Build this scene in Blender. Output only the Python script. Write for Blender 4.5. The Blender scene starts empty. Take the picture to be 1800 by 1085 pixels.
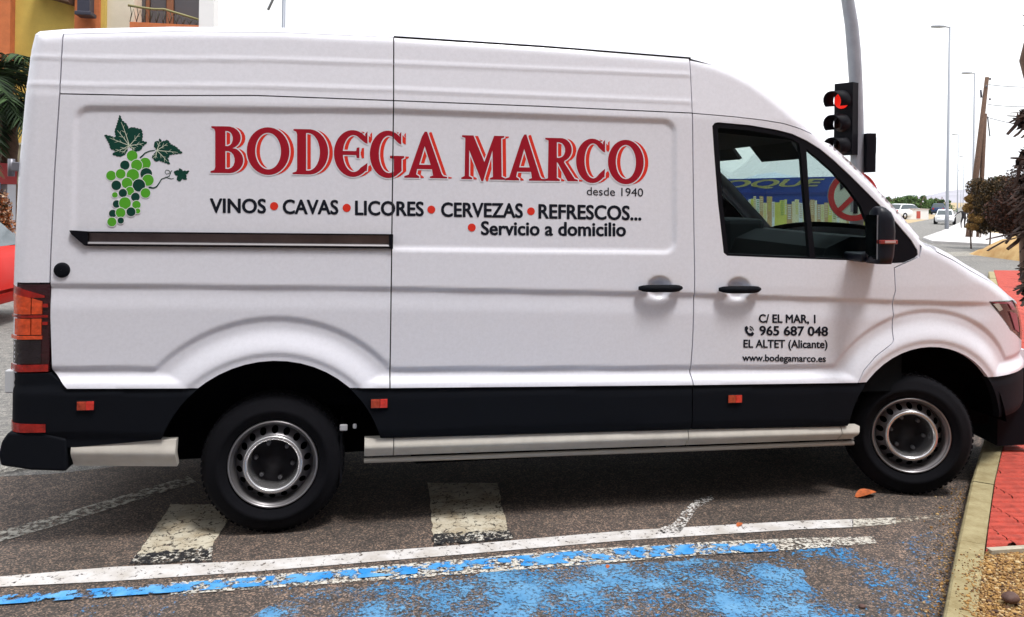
import bpy, bmesh, math, random
import numpy as np
from mathutils import Vector, Matrix
from mathutils.geometry import delaunay_2d_cdt
random.seed(7); np.random.seed(7)
R = math.radians
scene = bpy.context.scene
COL = scene.collection

# ------------------------------------------------------------------ camera
CAM = (0.424, -4.235, 1.75); YAW = R(10.8); ROLL = R(0.84); FPX = 1420.0
cd = bpy.data.cameras.new('camera'); cam = bpy.data.objects.new('camera', cd); COL.objects.link(cam)
cd.sensor_width = 36; cd.lens = FPX / 1800 * 36; cd.shift_x = 0.0; cd.shift_y = -199.5 / 1800
cd.clip_start = 0.05; cd.clip_end = 6000
fw = Vector((math.sin(YAW), math.cos(YAW), 0)); rt = Vector((math.cos(YAW), -math.sin(YAW), 0)); up = Vector((0, 0, 1))
# shift is applied in the rolled frame: principal point lies on the rolled image's own axis
rr = rt * math.cos(ROLL) + up * math.sin(ROLL); uu = up * math.cos(ROLL) - rt * math.sin(ROLL)
m = Matrix((rr, uu, -fw)).transposed().to_4x4(); m.translation = CAM
cam.matrix_world = m
scene.camera = cam

# ------------------------------------------------------------------ sky, sun, exposure
SUN_EL, SUN_AZ = 69.0, 146.0      # the veiled sun stands high on the camera's side
w = bpy.data.worlds.new('World'); scene.world = w; w.use_nodes = True
nt = w.node_tree; nt.nodes.clear()
wo = nt.nodes.new('ShaderNodeOutputWorld')
bg1 = nt.nodes.new('ShaderNodeBackground'); bg2 = nt.nodes.new('ShaderNodeBackground'); mx = nt.nodes.new('ShaderNodeMixShader')
sky = nt.nodes.new('ShaderNodeTexSky'); sky.sky_type = 'NISHITA'; sky.sun_disc = False
sky.sun_elevation = R(SUN_EL); sky.sun_rotation = R(SUN_AZ); sky.dust_density = 3.0; sky.air_density = 1.2
nt.links.new(sky.outputs[0], bg1.inputs[0]); bg1.inputs[1].default_value = 0.12
tc = nt.nodes.new('ShaderNodeTexCoord'); mp = nt.nodes.new('ShaderNodeMapping'); mp.inputs['Scale'].default_value = (1, 1, 3.5)
nz = nt.nodes.new('ShaderNodeTexNoise'); nz.inputs['Scale'].default_value = 1.6; nz.inputs['Detail'].default_value = 5
rp = nt.nodes.new('ShaderNodeValToRGB')
rp.color_ramp.elements[0].position = 0.35; rp.color_ramp.elements[0].color = (0.86, 0.92, 1.0, 1)
rp.color_ramp.elements[1].position = 0.6; rp.color_ramp.elements[1].color = (1.0, 1.0, 1.0, 1)
nt.links.new(tc.outputs['Generated'], mp.inputs[0]); nt.links.new(mp.outputs[0], nz.inputs['Vector']); nt.links.new(nz.outputs[0], rp.inputs[0])
nt.links.new(rp.outputs[0], bg2.inputs[0]); bg2.inputs[1].default_value = 1.22
mx.inputs[0].default_value = 0.85                # thin bright overcast over the blue
nt.links.new(bg1.outputs[0], mx.inputs[1]); nt.links.new(bg2.outputs[0], mx.inputs[2]); nt.links.new(mx.outputs[0], wo.inputs[0])
sd = bpy.data.lights.new('sun', 'SUN'); sd.energy = 2.3; sd.angle = R(12); sd.color = (1.0, 0.97, 0.94)
so = bpy.data.objects.new('sun', sd); COL.objects.link(so)
az = R(SUN_AZ); el = R(SUN_EL)
sdir = Vector((math.sin(az) * math.cos(el), math.cos(az) * math.cos(el), math.sin(el)))
so.rotation_euler = sdir.to_track_quat('Z', 'Y').to_euler()
vs = scene.view_settings
scene.display_settings.display_device = 'sRGB'
vs.view_transform = 'Standard'; vs.look = 'None'; vs.gamma = 1; vs.use_curve_mapping = False; vs.exposure = 0.58

# ------------------------------------------------------------------ survey of the place: image point -> point on a plane
def ray(px, py):
    u = px - 900.0; v = py - 343.0
    c, s = math.cos(ROLL), math.sin(ROLL)
    u, v = u * c + v * s, -u * s + v * c
    return (fw.x + u / FPX * rt.x, fw.y + u / FPX * rt.y, -v / FPX)
def aty(px, py, Y=0.0):
    d = ray(px, py); t = (Y - CAM[1]) / d[1]; return (CAM[0] + t * d[0], Y, CAM[2] + t * d[2])
def atz(px, py, Z=0.0):
    d = ray(px, py); t = (Z - CAM[2]) / d[2]; return (CAM[0] + t * d[0], CAM[1] + t * d[1], Z)
def atd(px, py, D):
    d = ray(px, py); return (CAM[0] + D * d[0], CAM[1] + D * d[1], CAM[2] + D * d[2])

# ------------------------------------------------------------------ materials
MATS = {}
def mat(name, col, rough=0.6, metal=0.0, var=0.0, vscale=20.0, bump=0.0, bscale=200.0, spec=0.5, coat=0.0, emit=None, col2=None, detail=6, coord='Object'):
    if name in MATS: return MATS[name]
    m = bpy.data.materials.new(name); m.use_nodes = True; n = m.node_tree; b = n.nodes['Principled BSDF']
    b.inputs['Roughness'].default_value = rough; b.inputs['Metallic'].default_value = metal
    b.inputs['Specular IOR Level'].default_value = spec; b.inputs['Coat Weight'].default_value = coat
    b.inputs['Coat Roughness'].default_value = 0.08
    c = (*col, 1)
    tcn = n.nodes.new('ShaderNodeTexCoord')
    if var or col2:
        no = n.nodes.new('ShaderNodeTexNoise'); no.inputs['Scale'].default_value = vscale; no.inputs['Detail'].default_value = detail
        no.inputs['Roughness'].default_value = 0.65
        n.links.new(tcn.outputs[coord], no.inputs['Vector'])
        r = n.nodes.new('ShaderNodeValToRGB'); r.color_ramp.elements[0].position = 0.32; r.color_ramp.elements[1].position = 0.68
        if col2: a, bb = col, col2
        else: a = tuple(x * (1 - var) for x in col); bb = tuple(min(1, x * (1 + var)) for x in col)
        r.color_ramp.elements[0].color = (*a, 1); r.color_ramp.elements[1].color = (*bb, 1)
        n.links.new(no.outputs[0], r.inputs[0]); n.links.new(r.outputs[0], b.inputs['Base Color'])
    else: b.inputs['Base Color'].default_value = c
    if bump:
        no = n.nodes.new('ShaderNodeTexNoise'); no.inputs['Scale'].default_value = bscale; no.inputs['Detail'].default_value = 4
        n.links.new(tcn.outputs[coord], no.inputs['Vector'])
        bu = n.nodes.new('ShaderNodeBump'); bu.inputs['Strength'].default_value = bump; bu.inputs['Distance'].default_value = 0.01
        n.links.new(no.outputs[0], bu.inputs['Height']); n.links.new(bu.outputs[0], b.inputs['Normal'])
    if emit: b.inputs['Emission Color'].default_value = (*emit[0], 1); b.inputs['Emission Strength'].default_value = emit[1]
    MATS[name] = m; return m
def glassmat(name, tint, refl=0.5, rough=0.02):
    m = bpy.data.materials.new(name); m.use_nodes = True; n = m.node_tree; n.nodes.clear()
    o = n.nodes.new('ShaderNodeOutputMaterial'); t = n.nodes.new('ShaderNodeBsdfTransparent'); t.inputs[0].default_value = (*tint, 1)
    g = n.nodes.new('ShaderNodeBsdfGlossy'); g.inputs['Roughness'].default_value = rough
    fr = n.nodes.new('ShaderNodeFresnel'); fr.inputs[0].default_value = 1.45
    mu = n.nodes.new('ShaderNodeMath'); mu.operation = 'MULTIPLY'; mu.inputs[1].default_value = refl
    x = n.nodes.new('ShaderNodeMixShader'); n.links.new(fr.outputs[0], mu.inputs[0]); n.links.new(mu.outputs[0], x.inputs[0])
    n.links.new(t.outputs[0], x.inputs[1]); n.links.new(g.outputs[0], x.inputs[2]); n.links.new(x.outputs[0], o.inputs[0])
    MATS[name] = m; return m

# asphalt: aggregate speckle, large patches, fine relief
def asphalt(name, base, warm, speck=0.8, patch=0.32):
    m = bpy.data.materials.new(name); m.use_nodes = True; n = m.node_tree; b = n.nodes['Principled BSDF']; b.inputs['Roughness'].default_value = 0.85
    tcn = n.nodes.new('ShaderNodeTexCoord')
    def noise(s, d=3):
        q = n.nodes.new('ShaderNodeTexNoise'); q.inputs['Scale'].default_value = s; q.inputs['Detail'].default_value = d; n.links.new(tcn.outputs['Object'], q.inputs['Vector']); return q
    vo = n.nodes.new('ShaderNodeTexVoronoi'); vo.inputs['Scale'].default_value = 150; n.links.new(tcn.outputs['Object'], vo.inputs['Vector'])
    sp = n.nodes.new('ShaderNodeSeparateColor'); n.links.new(vo.outputs['Color'], sp.inputs[0])
    r1 = n.nodes.new('ShaderNodeValToRGB'); cr = r1.color_ramp
    cr.elements[0].position = 0.0; cr.elements[0].color = (*[c * (1 - speck * 0.75) for c in base], 1)
    cr.elements[1].position = 1.0; cr.elements[1].color = (*[c * (1 + speck * 1.6) for c in warm], 1)
    e = cr.elements.new(0.62); e.color = (*base, 1)
    n.links.new(sp.outputs[0], r1.inputs[0])
    n1 = noise(0.9, 6); r2 = n.nodes.new('ShaderNodeValToRGB')
    r2.color_ramp.elements[0].position = 0.3; r2.color_ramp.elements[0].color = (1 - patch, 1 - patch, 1 - patch * 1.1, 1)
    r2.color_ramp.elements[1].position = 0.7; r2.color_ramp.elements[1].color = (1 + patch, 1 + patch * 0.85, 1 + patch * 0.7, 1)
    n.links.new(n1.outputs[0], r2.inputs[0])
    mxx = n.nodes.new('ShaderNodeMix'); mxx.data_type = 'RGBA'; mxx.blend_type = 'MULTIPLY'; mxx.inputs[0].default_value = 1
    n.links.new(r1.outputs[0], mxx.inputs[6]); n.links.new(r2.outputs[0], mxx.inputs[7])
    n2 = noise(14, 6); r3 = n.nodes.new('ShaderNodeValToRGB')
    r3.color_ramp.elements[0].position = 0.35; r3.color_ramp.elements[0].color = (0.75, 0.74, 0.74, 1)
    r3.color_ramp.elements[1].position = 0.68; r3.color_ramp.elements[1].color = (1.2, 1.17, 1.12, 1); n.links.new(n2.outputs[0], r3.inputs[0])
    mx2 = n.nodes.new('ShaderNodeMix'); mx2.data_type = 'RGBA'; mx2.blend_type = 'MULTIPLY'; mx2.inputs[0].default_value = 1
    n.links.new(mxx.outputs[2], mx2.inputs[6]); n.links.new(r3.outputs[0], mx2.inputs[7]); n.links.new(mx2.outputs[2], b.inputs['Base Color'])
    bu = n.nodes.new('ShaderNodeBump'); bu.inputs['Strength'].default_value = 0.7; bu.inputs['Distance'].default_value = 0.006
    n.links.new(sp.outputs[0], bu.inputs['Height']); n.links.new(bu.outputs[0], b.inputs['Normal'])
    MATS[name] = m; return m

# worn paint: lies on the asphalt and lets it through where it has flaked off
def worn_paint(name, col, col2, thr, soft=0.06, scale=30, big=2.0, bigw=0.3, crack=0.0):
    m = bpy.data.materials.new(name); m.use_nodes = True; n = m.node_tree; b = n.nodes['Principled BSDF']; b.inputs['Roughness'].default_value = 0.7
    out = n.nodes['Material Output']; tcn = n.nodes.new('ShaderNodeTexCoord')
    def noise(s, d=5, rg=0.6):
        q = n.nodes.new('ShaderNodeTexNoise'); q.inputs['Scale'].default_value = s; q.inputs['Detail'].default_value = d; q.inputs['Roughness'].default_value = rg
        n.links.new(tcn.outputs['Object'], q.inputs['Vector']); return q
    a = noise(scale, 7, 0.75); g = noise(big, 3)
    mul = n.nodes.new('ShaderNodeMath'); mul.operation = 'MULTIPLY_ADD'; mul.inputs[1].default_value = bigw
    n.links.new(g.outputs[0], mul.inputs[0]); n.links.new(a.outputs[0], mul.inputs[2])
    val = mul.outputs[0]
    if crack:
        vo = n.nodes.new('ShaderNodeTexVoronoi'); vo.feature = 'DISTANCE_TO_EDGE'; vo.inputs['Scale'].default_value = 9
        dn = n.nodes.new('ShaderNodeVectorMath'); dn.operation = 'ADD'; q = noise(12, 3)
        n.links.new(tcn.outputs['Object'], dn.inputs[0]); sc = n.nodes.new('ShaderNodeVectorMath'); sc.operation = 'SCALE'; sc.inputs['Scale'].default_value = 0.12
        n.links.new(q.outputs['Color'], sc.inputs[0]); n.links.new(sc.outputs[0], dn.inputs[1]); n.links.new(dn.outputs[0], vo.inputs['Vector'])
        mr = n.nodes.new('ShaderNodeMapRange'); mr.inputs[1].default_value = 0; mr.inputs[2].default_value = 0.035; mr.inputs[3].default_value = crack; mr.inputs[4].default_value = 0
        n.links.new(vo.outputs['Distance'], mr.inputs[0]); su = n.nodes.new('ShaderNodeMath'); su.operation = 'SUBTRACT'
        n.links.new(val, su.inputs[0]); n.links.new(mr.outputs[0], su.inputs[1]); val = su.outputs[0]
    mr2 = n.nodes.new('ShaderNodeMapRange'); mr2.inputs[1].default_value = thr - soft / 2; mr2.inputs[2].default_value = thr + soft / 2
    n.links.new(val, mr2.inputs[0])
    c = noise(8, 6); r = n.nodes.new('ShaderNodeValToRGB'); r.color_ramp.elements[0].color = (*col2, 1); r.color_ramp.elements[1].color = (*col, 1)
    r.color_ramp.elements[0].position = 0.35; r.color_ramp.elements[1].position = 0.6
    n.links.new(c.outputs[0], r.inputs[0]); n.links.new(r.outputs[0], b.inputs['Base Color'])
    t = n.nodes.new('ShaderNodeBsdfTransparent'); x = n.nodes.new('ShaderNodeMixShader')
    n.links.new(mr2.outputs[0], x.inputs[0]); n.links.new(t.outputs[0], x.inputs[1]); n.links.new(b.outputs[0], x.inputs[2]); n.links.new(x.outputs[0], out.inputs[0])
    MATS[name] = m; return m

# ------------------------------------------------------------------ builders
def mesh_obj(name, verts, faces, mt, parent=None, smooth=False, fm=None):
    me = bpy.data.meshes.new(name); me.from_pydata([tuple(v) for v in verts], [], [tuple(f) for f in faces]); me.update()
    mts = mt if isinstance(mt, (list, tuple)) else [mt]
    for q in mts: me.materials.append(q)
    if fm is not None: me.polygons.foreach_set('material_index', fm)
    if smooth: me.polygons.foreach_set('use_smooth', [True] * len(me.polygons))
    o = bpy.data.objects.new(name, me); COL.objects.link(o)
    if parent: o.parent = parent
    return o
class MB:
    def __init__(s): s.v = []; s.f = []; s.m = []; s.sm = []
    def add(s, vs, fs, mi=0, smooth=False):
        k = len(s.v); s.v += [tuple(a) for a in vs]; s.f += [tuple(i + k for i in f) for f in fs]; s.m += [mi] * len(fs); s.sm += [smooth] * len(fs); return s
    def box(s, a, b, mi=0, bev=0.0):
        x0, y0, z0 = a; x1, y1, z1 = b
        if bev:
            bm = bmesh.new(); bmesh.ops.create_cube(bm, size=1)
            for v in bm.verts: v.co = Vector(((x0 + x1) / 2 + v.co.x * (x1 - x0), (y0 + y1) / 2 + v.co.y * (y1 - y0), (z0 + z1) / 2 + v.co.z * (z1 - z0)))
            bmesh.ops.bevel(bm, geom=bm.edges[:], offset=bev, segments=2, affect='EDGES', profile=0.5)
            bm.verts.index_update(); s.add([v.co[:] for v in bm.verts], [[v.index for v in f.verts] for f in bm.faces], mi); bm.free(); return s
        v = [(x0, y0, z0), (x1, y0, z0), (x1, y1, z0), (x0, y1, z0), (x0, y0, z1), (x1, y0, z1), (x1, y1, z1), (x0, y1, z1)]
        return s.add(v, [(3, 2, 1, 0), (4, 5, 6, 7), (0, 1, 5, 4), (1, 2, 6, 5), (2, 3, 7, 6), (3, 0, 4, 7)], mi)
    def tube(s, pts, rad, seg=8, mi=0, cap=True):
        pts = [Vector(p) for p in pts]; n = len(pts); rads = rad if isinstance(rad, (list, tuple)) else [rad] * n
        vs = []; fs = []; pu = None
        for i, p in enumerate(pts):
            t = (pts[min(i + 1, n - 1)] - pts[max(i - 1, 0)]).normalized()
            if pu is None: pu = t.orthogonal().normalized()
            a = (pu - t * pu.dot(t)).normalized(); pu = a; b = t.cross(a)
            for k in range(seg):
                q = 2 * math.pi * k / seg; vs.append(p + (a * math.cos(q) + b * math.sin(q)) * rads[i])
        for i in range(n - 1):
            for k in range(seg):
                k2 = (k + 1) % seg; fs.append((i * seg + k, i * seg + k2, (i + 1) * seg + k2, (i + 1) * seg + k))
        if cap: fs.append(tuple(range(seg))[::-1]); fs.append(tuple((n - 1) * seg + k for k in range(seg)))
        return s.add(vs, fs, mi, True)
    def lathe(s, prof, centre, axis='y', seg=48, mi=0, cap=False):
        # prof: (radius, offset along the axis)
        vs = []; fs = []; n = len(prof)
        for r, o in prof:
            for k in range(seg):
                q = 2 * math.pi * k / seg; a, b = r * math.cos(q), r * math.sin(q)
                p = {'y': (a, o, b), 'z': (a, b, o), 'x': (o, a, b)}[axis]
                vs.append((centre[0] + p[0], centre[1] + p[1], centre[2] + p[2]))
        for i in range(n - 1):
            for k in range(seg):
                k2 = (k + 1) % seg; fs.append((i * seg + k, (i + 1) * seg + k, (i + 1) * seg + k2, i * seg + k2))
        if cap: fs.append(tuple(range(seg))); fs.append(tuple((n - 1) * seg + k for k in range(seg))[::-1])
        return s.add(vs, fs, mi, True)
    def prism(s, poly, y0, y1, mi=0):
        # polygon in (x, z) pulled along y
        n = len(poly); vs = [(x, y0, z) for x, z in poly] + [(x, y1, z) for x, z in poly]
        fs = [tuple(range(n)), tuple(range(2 * n - 1, n - 1, -1))] + [(i, (i + 1) % n, n + (i + 1) % n, n + i) for i in range(n)]
        return s.add(vs, fs, mi)
    def build(s, name, mt, parent=None, fixn=True):
        o = mesh_obj(name, s.v, s.f, mt, parent, False, s.m); o.data.polygons.foreach_set('use_smooth', s.sm)
        if fixn:
            bm = bmesh.new(); bm.from_mesh(o.data); bmesh.ops.recalc_face_normals(bm, faces=bm.faces); bm.to_mesh(o.data); bm.free()
        return o
def tag(o, label=None, cat=None, group=None, kind=None):
    if label: o['label'] = label
    if cat: o['category'] = cat
    if group: o['group'] = group
    if kind: o['kind'] = kind
    return o
def empty(name, loc=(0, 0, 0)):
    o = bpy.data.objects.new(name, None); o.location = loc; COL.objects.link(o); o.empty_display_size = 0.2; return o
def copy_tree(o, parent=None):
    c = o.copy(); COL.objects.link(c); c.parent = parent
    for ch in list(o.children): copy_tree(ch, c)
    return c

# ================================================================== GROUND
ASPH = asphalt('asphalt_bay', (0.070, 0.060, 0.056), (0.125, 0.090, 0.072), 0.7)
ASPH2 = asphalt('asphalt_road', (0.17, 0.17, 0.165), (0.2, 0.19, 0.18), 0.5, 0.12)
EARTH = mat('dry_earth', (0.36, 0.27, 0.15), 0.95, var=0.3, vscale=0.3, bump=0.4, bscale=8)
def sheet(name, pts, z, mt, kind='structure', sub=0):
    o = mesh_obj(name, [(p[0], p[1], z) for p in pts], [tuple(range(len(pts)))], mt)
    if o.data.polygons[0].normal.z < 0: o.data.flip_normals()
    tag(o, kind=kind); return o
S_ = 3500
sheet('ground', [(-S_, -S_), (S_, -S_), (S_, S_), (-S_, S_)], -0.02, EARTH)
sheet('road', [(-70, -30), (19, -30), (19, 12), (atz(1800, 432)[0] + 8, atz(1800, 432)[1]), atz(1700, 412)[:2], atz(1688, 392)[:2], atz(1700, 361.5)[:2],
               atz(1694, 361.5)[:2], atz(1652, 382)[:2], atz(1600, 392)[:2], (14, 26), (-70, 26)], -0.008, ASPH2)
# brownish surface of the parking lane, the van stands on it
sheet('parking_lane', [(-30, -9), (7, -9), (7, 3.2), (-1.4, 1.15), (-30, 1.0)], 0.0, ASPH)

# added row of blocks, unseen behind the camera: it keeps the low sky off the near side of the van
mb = MB(); x = -34.0; i = 0
while x < 40:
    w_ = (9, 7.5, 11, 8)[i % 4]; h_ = (19.4, 21.8, 18.2, 20.6)[i % 4]; mb.box((x, -24, 0), (x + w_ - .02, -13.5 - .3 * (i % 2), h_))
    for fl in range(int(h_ // 3)):
        for k in range(int(w_ // 2.4)): xx0 = x + .9 + k * 2.3; mb.box((xx0, -13.52 - .3 * (i % 2) , 1.0 + fl * 3), (xx0 + 1.1, -13.42 - .3 * (i % 2), 2.5 + fl * 3), 1)
    x += w_; i += 1
tag(mb.build('sky_blocker_row', [mat('row_render', (.26, .25, .25), .9, var=.15, vscale=.5), mat('row_window', (.03, .035, .04), .3)], None), kind='structure')
# kerb and red pavement, from in front of the camera away to the junction
KH = 0.115
ko = [atz(1652, 1085, KH), atz(1668, 1005, KH), atz(1688, 910, KH), atz(1706, 835, KH), atz(1727, 772, KH)]
ko = [(p[0], p[1]) for p in ko]
d0 = Vector((ko[1][0] - ko[0][0], ko[1][1] - ko[0][1])).normalized(); ko.insert(0, (ko[0][0] - d0.x * 5, ko[0][1] - d0.y * 5))
dl = Vector((ko[-1][0] - ko[-2][0], ko[-1][1] - ko[-2][1])).normalized()
ko.append((ko[-1][0] + dl.x * 3, ko[-1][1] + dl.y * 3)); ko.append((15.5, 12.9))
ki = [(p[0], p[1]) for p in (atz(1735, 1085, KH), atz(1733, 1005, KH), atz(1741, 910, KH), atz(1747, 835, KH), atz(1757, 772, KH))]
print('KERB', ko, ki)
def offset_line(pl, w):
    out = []
    for i, p in enumerate(pl):
        a = Vector(pl[max(i - 1, 0)]); b = Vector(pl[min(i + 1, len(pl) - 1)]); t = (b - a).normalized(); n = Vector((t.y, -t.x))
        out.append((p[0] + n.x * w, p[1] + n.y * w))
    return out
KERBM = mat('kerb_stone', (0.22, 0.17, 0.075), 0.9, col2=(0.36, 0.31, 0.17), vscale=9, bump=0.5, bscale=60)
KW = 0.125
kin = offset_line(ko, KW)
kerb = empty('kerb', (ko[1][0], ko[1][1], 0)); tag(kerb, kind='structure')
# individual kerb stones, a metre long each, with open joints
def along(pl, step):
    out = [pl[0]]; rest = step
    for a, b in zip(pl, pl[1:]):
        a = Vector(a); b = Vector(b); L = (b - a).length; t = rest
        while t <= L: out.append(tuple(a + (b - a) * t / L)); t += step
        rest = t - L
    return out
ks = along(ko, 0.98); ksi = offset_line(ks, KW)
for i in range(len(ks) - 1):
    a, b, c, d = Vector(ks[i]), Vector(ks[i + 1]), Vector(ksi[i + 1]), Vector(ksi[i])
    g = 0.004; t = (b - a).normalized(); a = a + t * g; b = b - t * g; t2 = (c - d).normalized(); d = d + t2 * g; c = c - t2 * g
    n = (d - a).normalized(); bv = 0.022; hh = KH + random.uniform(-0.003, 0.003)
    prof = [(0, -0.05), (0.006, KH - bv), (0.012, hh - 0.008), (bv, hh), (KW - 0.003, hh + 0.002), (KW - 0.003, -0.05)]
    vs = []
    for base, end in ((a, d), (b, c)):
        for u, z in prof:
            q = base + (end - base).normalized() * u; vs.append((q.x - kerb.location.x, q.y - kerb.location.y, z))
    k = len(prof); fs = [tuple(range(k)), tuple(range(2 * k - 1, k - 1, -1))] + [(j, (j + 1) % k, k + (j + 1) % k, k + j) for j in range(k)]
    mb = MB(); mb.add(vs, fs); mb.build('kerb_stone', KERBM, kerb)

PAVEBED = mat('mortar_bed', (0.32, 0.09, 0.065), 0.95, var=0.2, vscale=20)
far_edge = [(15.8, 13.0), (26, 9.5), (30, 4), (30, -12)]
gap_y0 = atz(1737, 966, KH)[1]
pv_poly = [p for p in kin[1:]] + [(26, 9.5), (30, 4), (30, -12), (kin[0][0], -12), kin[0]]
sheet('pavement_bed', pv_poly, KH - 0.03, PAVEBED)
# ribbed red paving tiles
def inpoly(x, y, P):
    c = False; n = len(P); j = n - 1
    for i in range(n):
        if (P[i][1] > y) != (P[j][1] > y) and x < (P[j][0] - P[i][0]) * (y - P[i][1]) / (P[j][1] - P[i][1]) + P[i][0]: c = not c
        j = i
    return c
TILE = [mat('red_tile', (0.40, 0.048, 0.028), 0.75, var=0.3, vscale=14, bump=0.5, bscale=120),
        mat('red_tile_pale', (0.45, 0.068, 0.042), 0.75, var=0.3, vscale=14, bump=0.5, bscale=120),
        mat('red_tile_dark', (0.32, 0.036, 0.022), 0.75, var=0.3, vscale=14, bump=0.5, bscale=120)]
def tile_mesh(mt, L=0.40, W=0.40):
    ribs = 6; vs = []; fs = []; nx = 9
    for i in range(nx):
        x = -L / 2 + 0.002 + (L - 0.004) * i / (nx - 1); k = 0
        for j in range(ribs):
            y0 = -W / 2 + 0.002 + (W - 0.004) * j / ribs; w_ = (W - 0.004) / ribs; q = 0.004 * math.sin(i * 1.7 + j)
            for fy, z in ((0.01, -0.012), (0.20, 0.005), (0.74, 0.006), (0.99, -0.012)): vs.append((x, y0 + w_ * fy + q, z)); k += 1
    for i in range(nx - 1):
        for j in range(k - 1): a = i * k + j; fs.append((a, a + k, a + k + 1, a + 1))
    me = bpy.data.meshes.new('paving_tile'); me.from_pydata(vs, [], fs); me.materials.append(mt); me.update()
    return me
TM = [tile_mesh(t) for t in TILE]
pave = empty('pavement', (5, 0.5, KH)); tag(pave, kind='structure')
bed_poly = [atz(1678, 984, KH)[:2], atz(1737, 966, KH)[:2], (6.4, -0.98), (6.4, -9), (kin[0][0] - 1, -9), (kin[0][0] + .1, kin[0][1])]
ang = math.atan2(1.0, 1.0) * 0 + R(-8)
ca, sa = math.cos(ang), math.sin(ang)
cnt = 0; cand = []
inner = kin[1:] + [(26, 9.5), (30, 4), (30, -12), (kin[0][0], -12)]
for i in range(-30, 60):
    for j in range(-30, 50):
        lx, ly = i * 0.402 + (0.2 if j % 2 else 0), j * 0.402
        x = 3.6 + lx * ca - ly * sa; y = -0.5 + lx * sa + ly * ca
        crn = [(x + (a * ca - b * sa) * .2, y + (a * sa + b * ca) * .2) for a, b in ((1, 1), (1, -1), (-1, 1), (-1, -1))]
        if not any(inpoly(px, py, inner) for px, py in crn): continue
        if all(inpoly(px, py, bed_poly) for px, py in crn) or y < -1.15: continue
        dx, dy = x - CAM[0], y - CAM[1]; dep = dx * fw.x + dy * fw.y; lat = dx * rt.x + dy * rt.y
        if dep < 2.5 or lat / dep > 0.85: continue
        cand.append((dep, x, y, crn))
cand.sort(key=lambda a: a[0])
for dep, x, y, crn in cand[:298]:
    if all(inpoly(px, py, inner) for px, py in crn) and not any(inpoly(px, py, bed_poly) for px, py in crn):
        o = bpy.data.objects.new('paving_tile', TM[random.choice((0, 0, 1, 2))])
        o.location = (x - 5, y - 0.5, -0.006 + random.uniform(-0.0015, 0.0015)); o.rotation_euler = (random.uniform(-.003, .003), random.uniform(-.003, .003), ang); COL.objects.link(o); o.parent = pave
    else:   # tile cut to the line of the kerb
        bm = bmesh.new(); bm.from_mesh(random.choice(TM))
        bm.transform(Matrix.Translation((x, y, KH - 0.006)) @ Matrix.Rotation(ang, 4, 'Z'))
        for a, b in zip(kin[1:], kin[2:]):
            t = (Vector(b) - Vector(a)).normalized(); n = Vector((-t.y, t.x, 0))
            mid = (Vector(a) + Vector(b)) / 2
            if (Vector((x, y)) - mid).length > (Vector(b) - Vector(a)).length / 2 + 0.5: continue
            bmesh.ops.bisect_plane(bm, geom=bm.verts[:] + bm.edges[:] + bm.faces[:], plane_co=(a[0] - n.x * .004, a[1] - n.y * .004, 0), plane_no=n, clear_outer=True)
        if any(inpoly(px, py, bed_poly) for px, py in crn) and y > -1.6:
            a, b = bed_poly[0], bed_poly[1]
            for a, b in ((bed_poly[0], bed_poly[1]), (bed_poly[1], bed_poly[2]))[(0 if x < bed_poly[1][0] else 1):][:1]:
                t = (Vector(b) - Vector(a)).normalized(); n = Vector((t.y, -t.x, 0))
                bmesh.ops.bisect_plane(bm, geom=bm.verts[:] + bm.edges[:] + bm.faces[:], plane_co=(a[0], a[1], 0), plane_no=n, clear_outer=True)
        bm.transform(Matrix.Translation((-5, -0.5, -KH)))
        me = bpy.data.meshes.new('paving_tile'); bm.to_mesh(me); bm.free()
        if len(me.polygons): o = bpy.data.objects.new('paving_tile', me); COL.objects.link(o); o.parent = pave
        if len(me.polygons) and not me.materials: me.materials.append(TILE[0])
        if not len(me.polygons): bpy.data.meshes.remove(me)
# tiles farther off join into one sheet with ribs too fine to pick apart
mb = MB()
for dep, x, y, crn in cand[298:]:
    if all(inpoly(px, py, inner) for px, py in crn): q = [crn[0], crn[1], crn[3], crn[2]]; mb.add([(px - 5, py - .5, 0.0) for px, py in q], [(0, 1, 2, 3)])
if mb.v: tag(mb.build('far_paving', TILE[1], pave), kind='stuff')

# planting bed with gravel at the front corner
bedm = mat('bed_soil', (0.16, 0.09, 0.03), 0.95, col2=(0.34, 0.19, 0.06), vscale=25, bump=1.0, bscale=60)
sheet('planting_bed', bed_poly, KH - 0.018, bedm)
gm = bpy.data.materials.new('gravel_stone'); gm.use_nodes = True; gn = gm.node_tree; gb = gn.nodes['Principled BSDF']; gb.inputs['Roughness'].default_value = 0.8
geo = gn.nodes.new('ShaderNodeNewGeometry'); grp = gn.nodes.new('ShaderNodeValToRGB'); grp.color_ramp.elements[0].color = (0.05, 0.022, 0.012, 1); grp.color_ramp.elements[1].color = (0.52, 0.40, 0.22, 1)
for p_, c_ in ((0.3, (0.20, 0.10, 0.03)), (0.75, (0.38, 0.21, 0.055))): e = grp.color_ramp.elements.new(p_); e.color = (*c_, 1)
gn.links.new(geo.outputs['Random Per Island'], grp.inputs[0]); gn.links.new(grp.outputs[0], gb.inputs['Base Color'])
ICO = None
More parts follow.
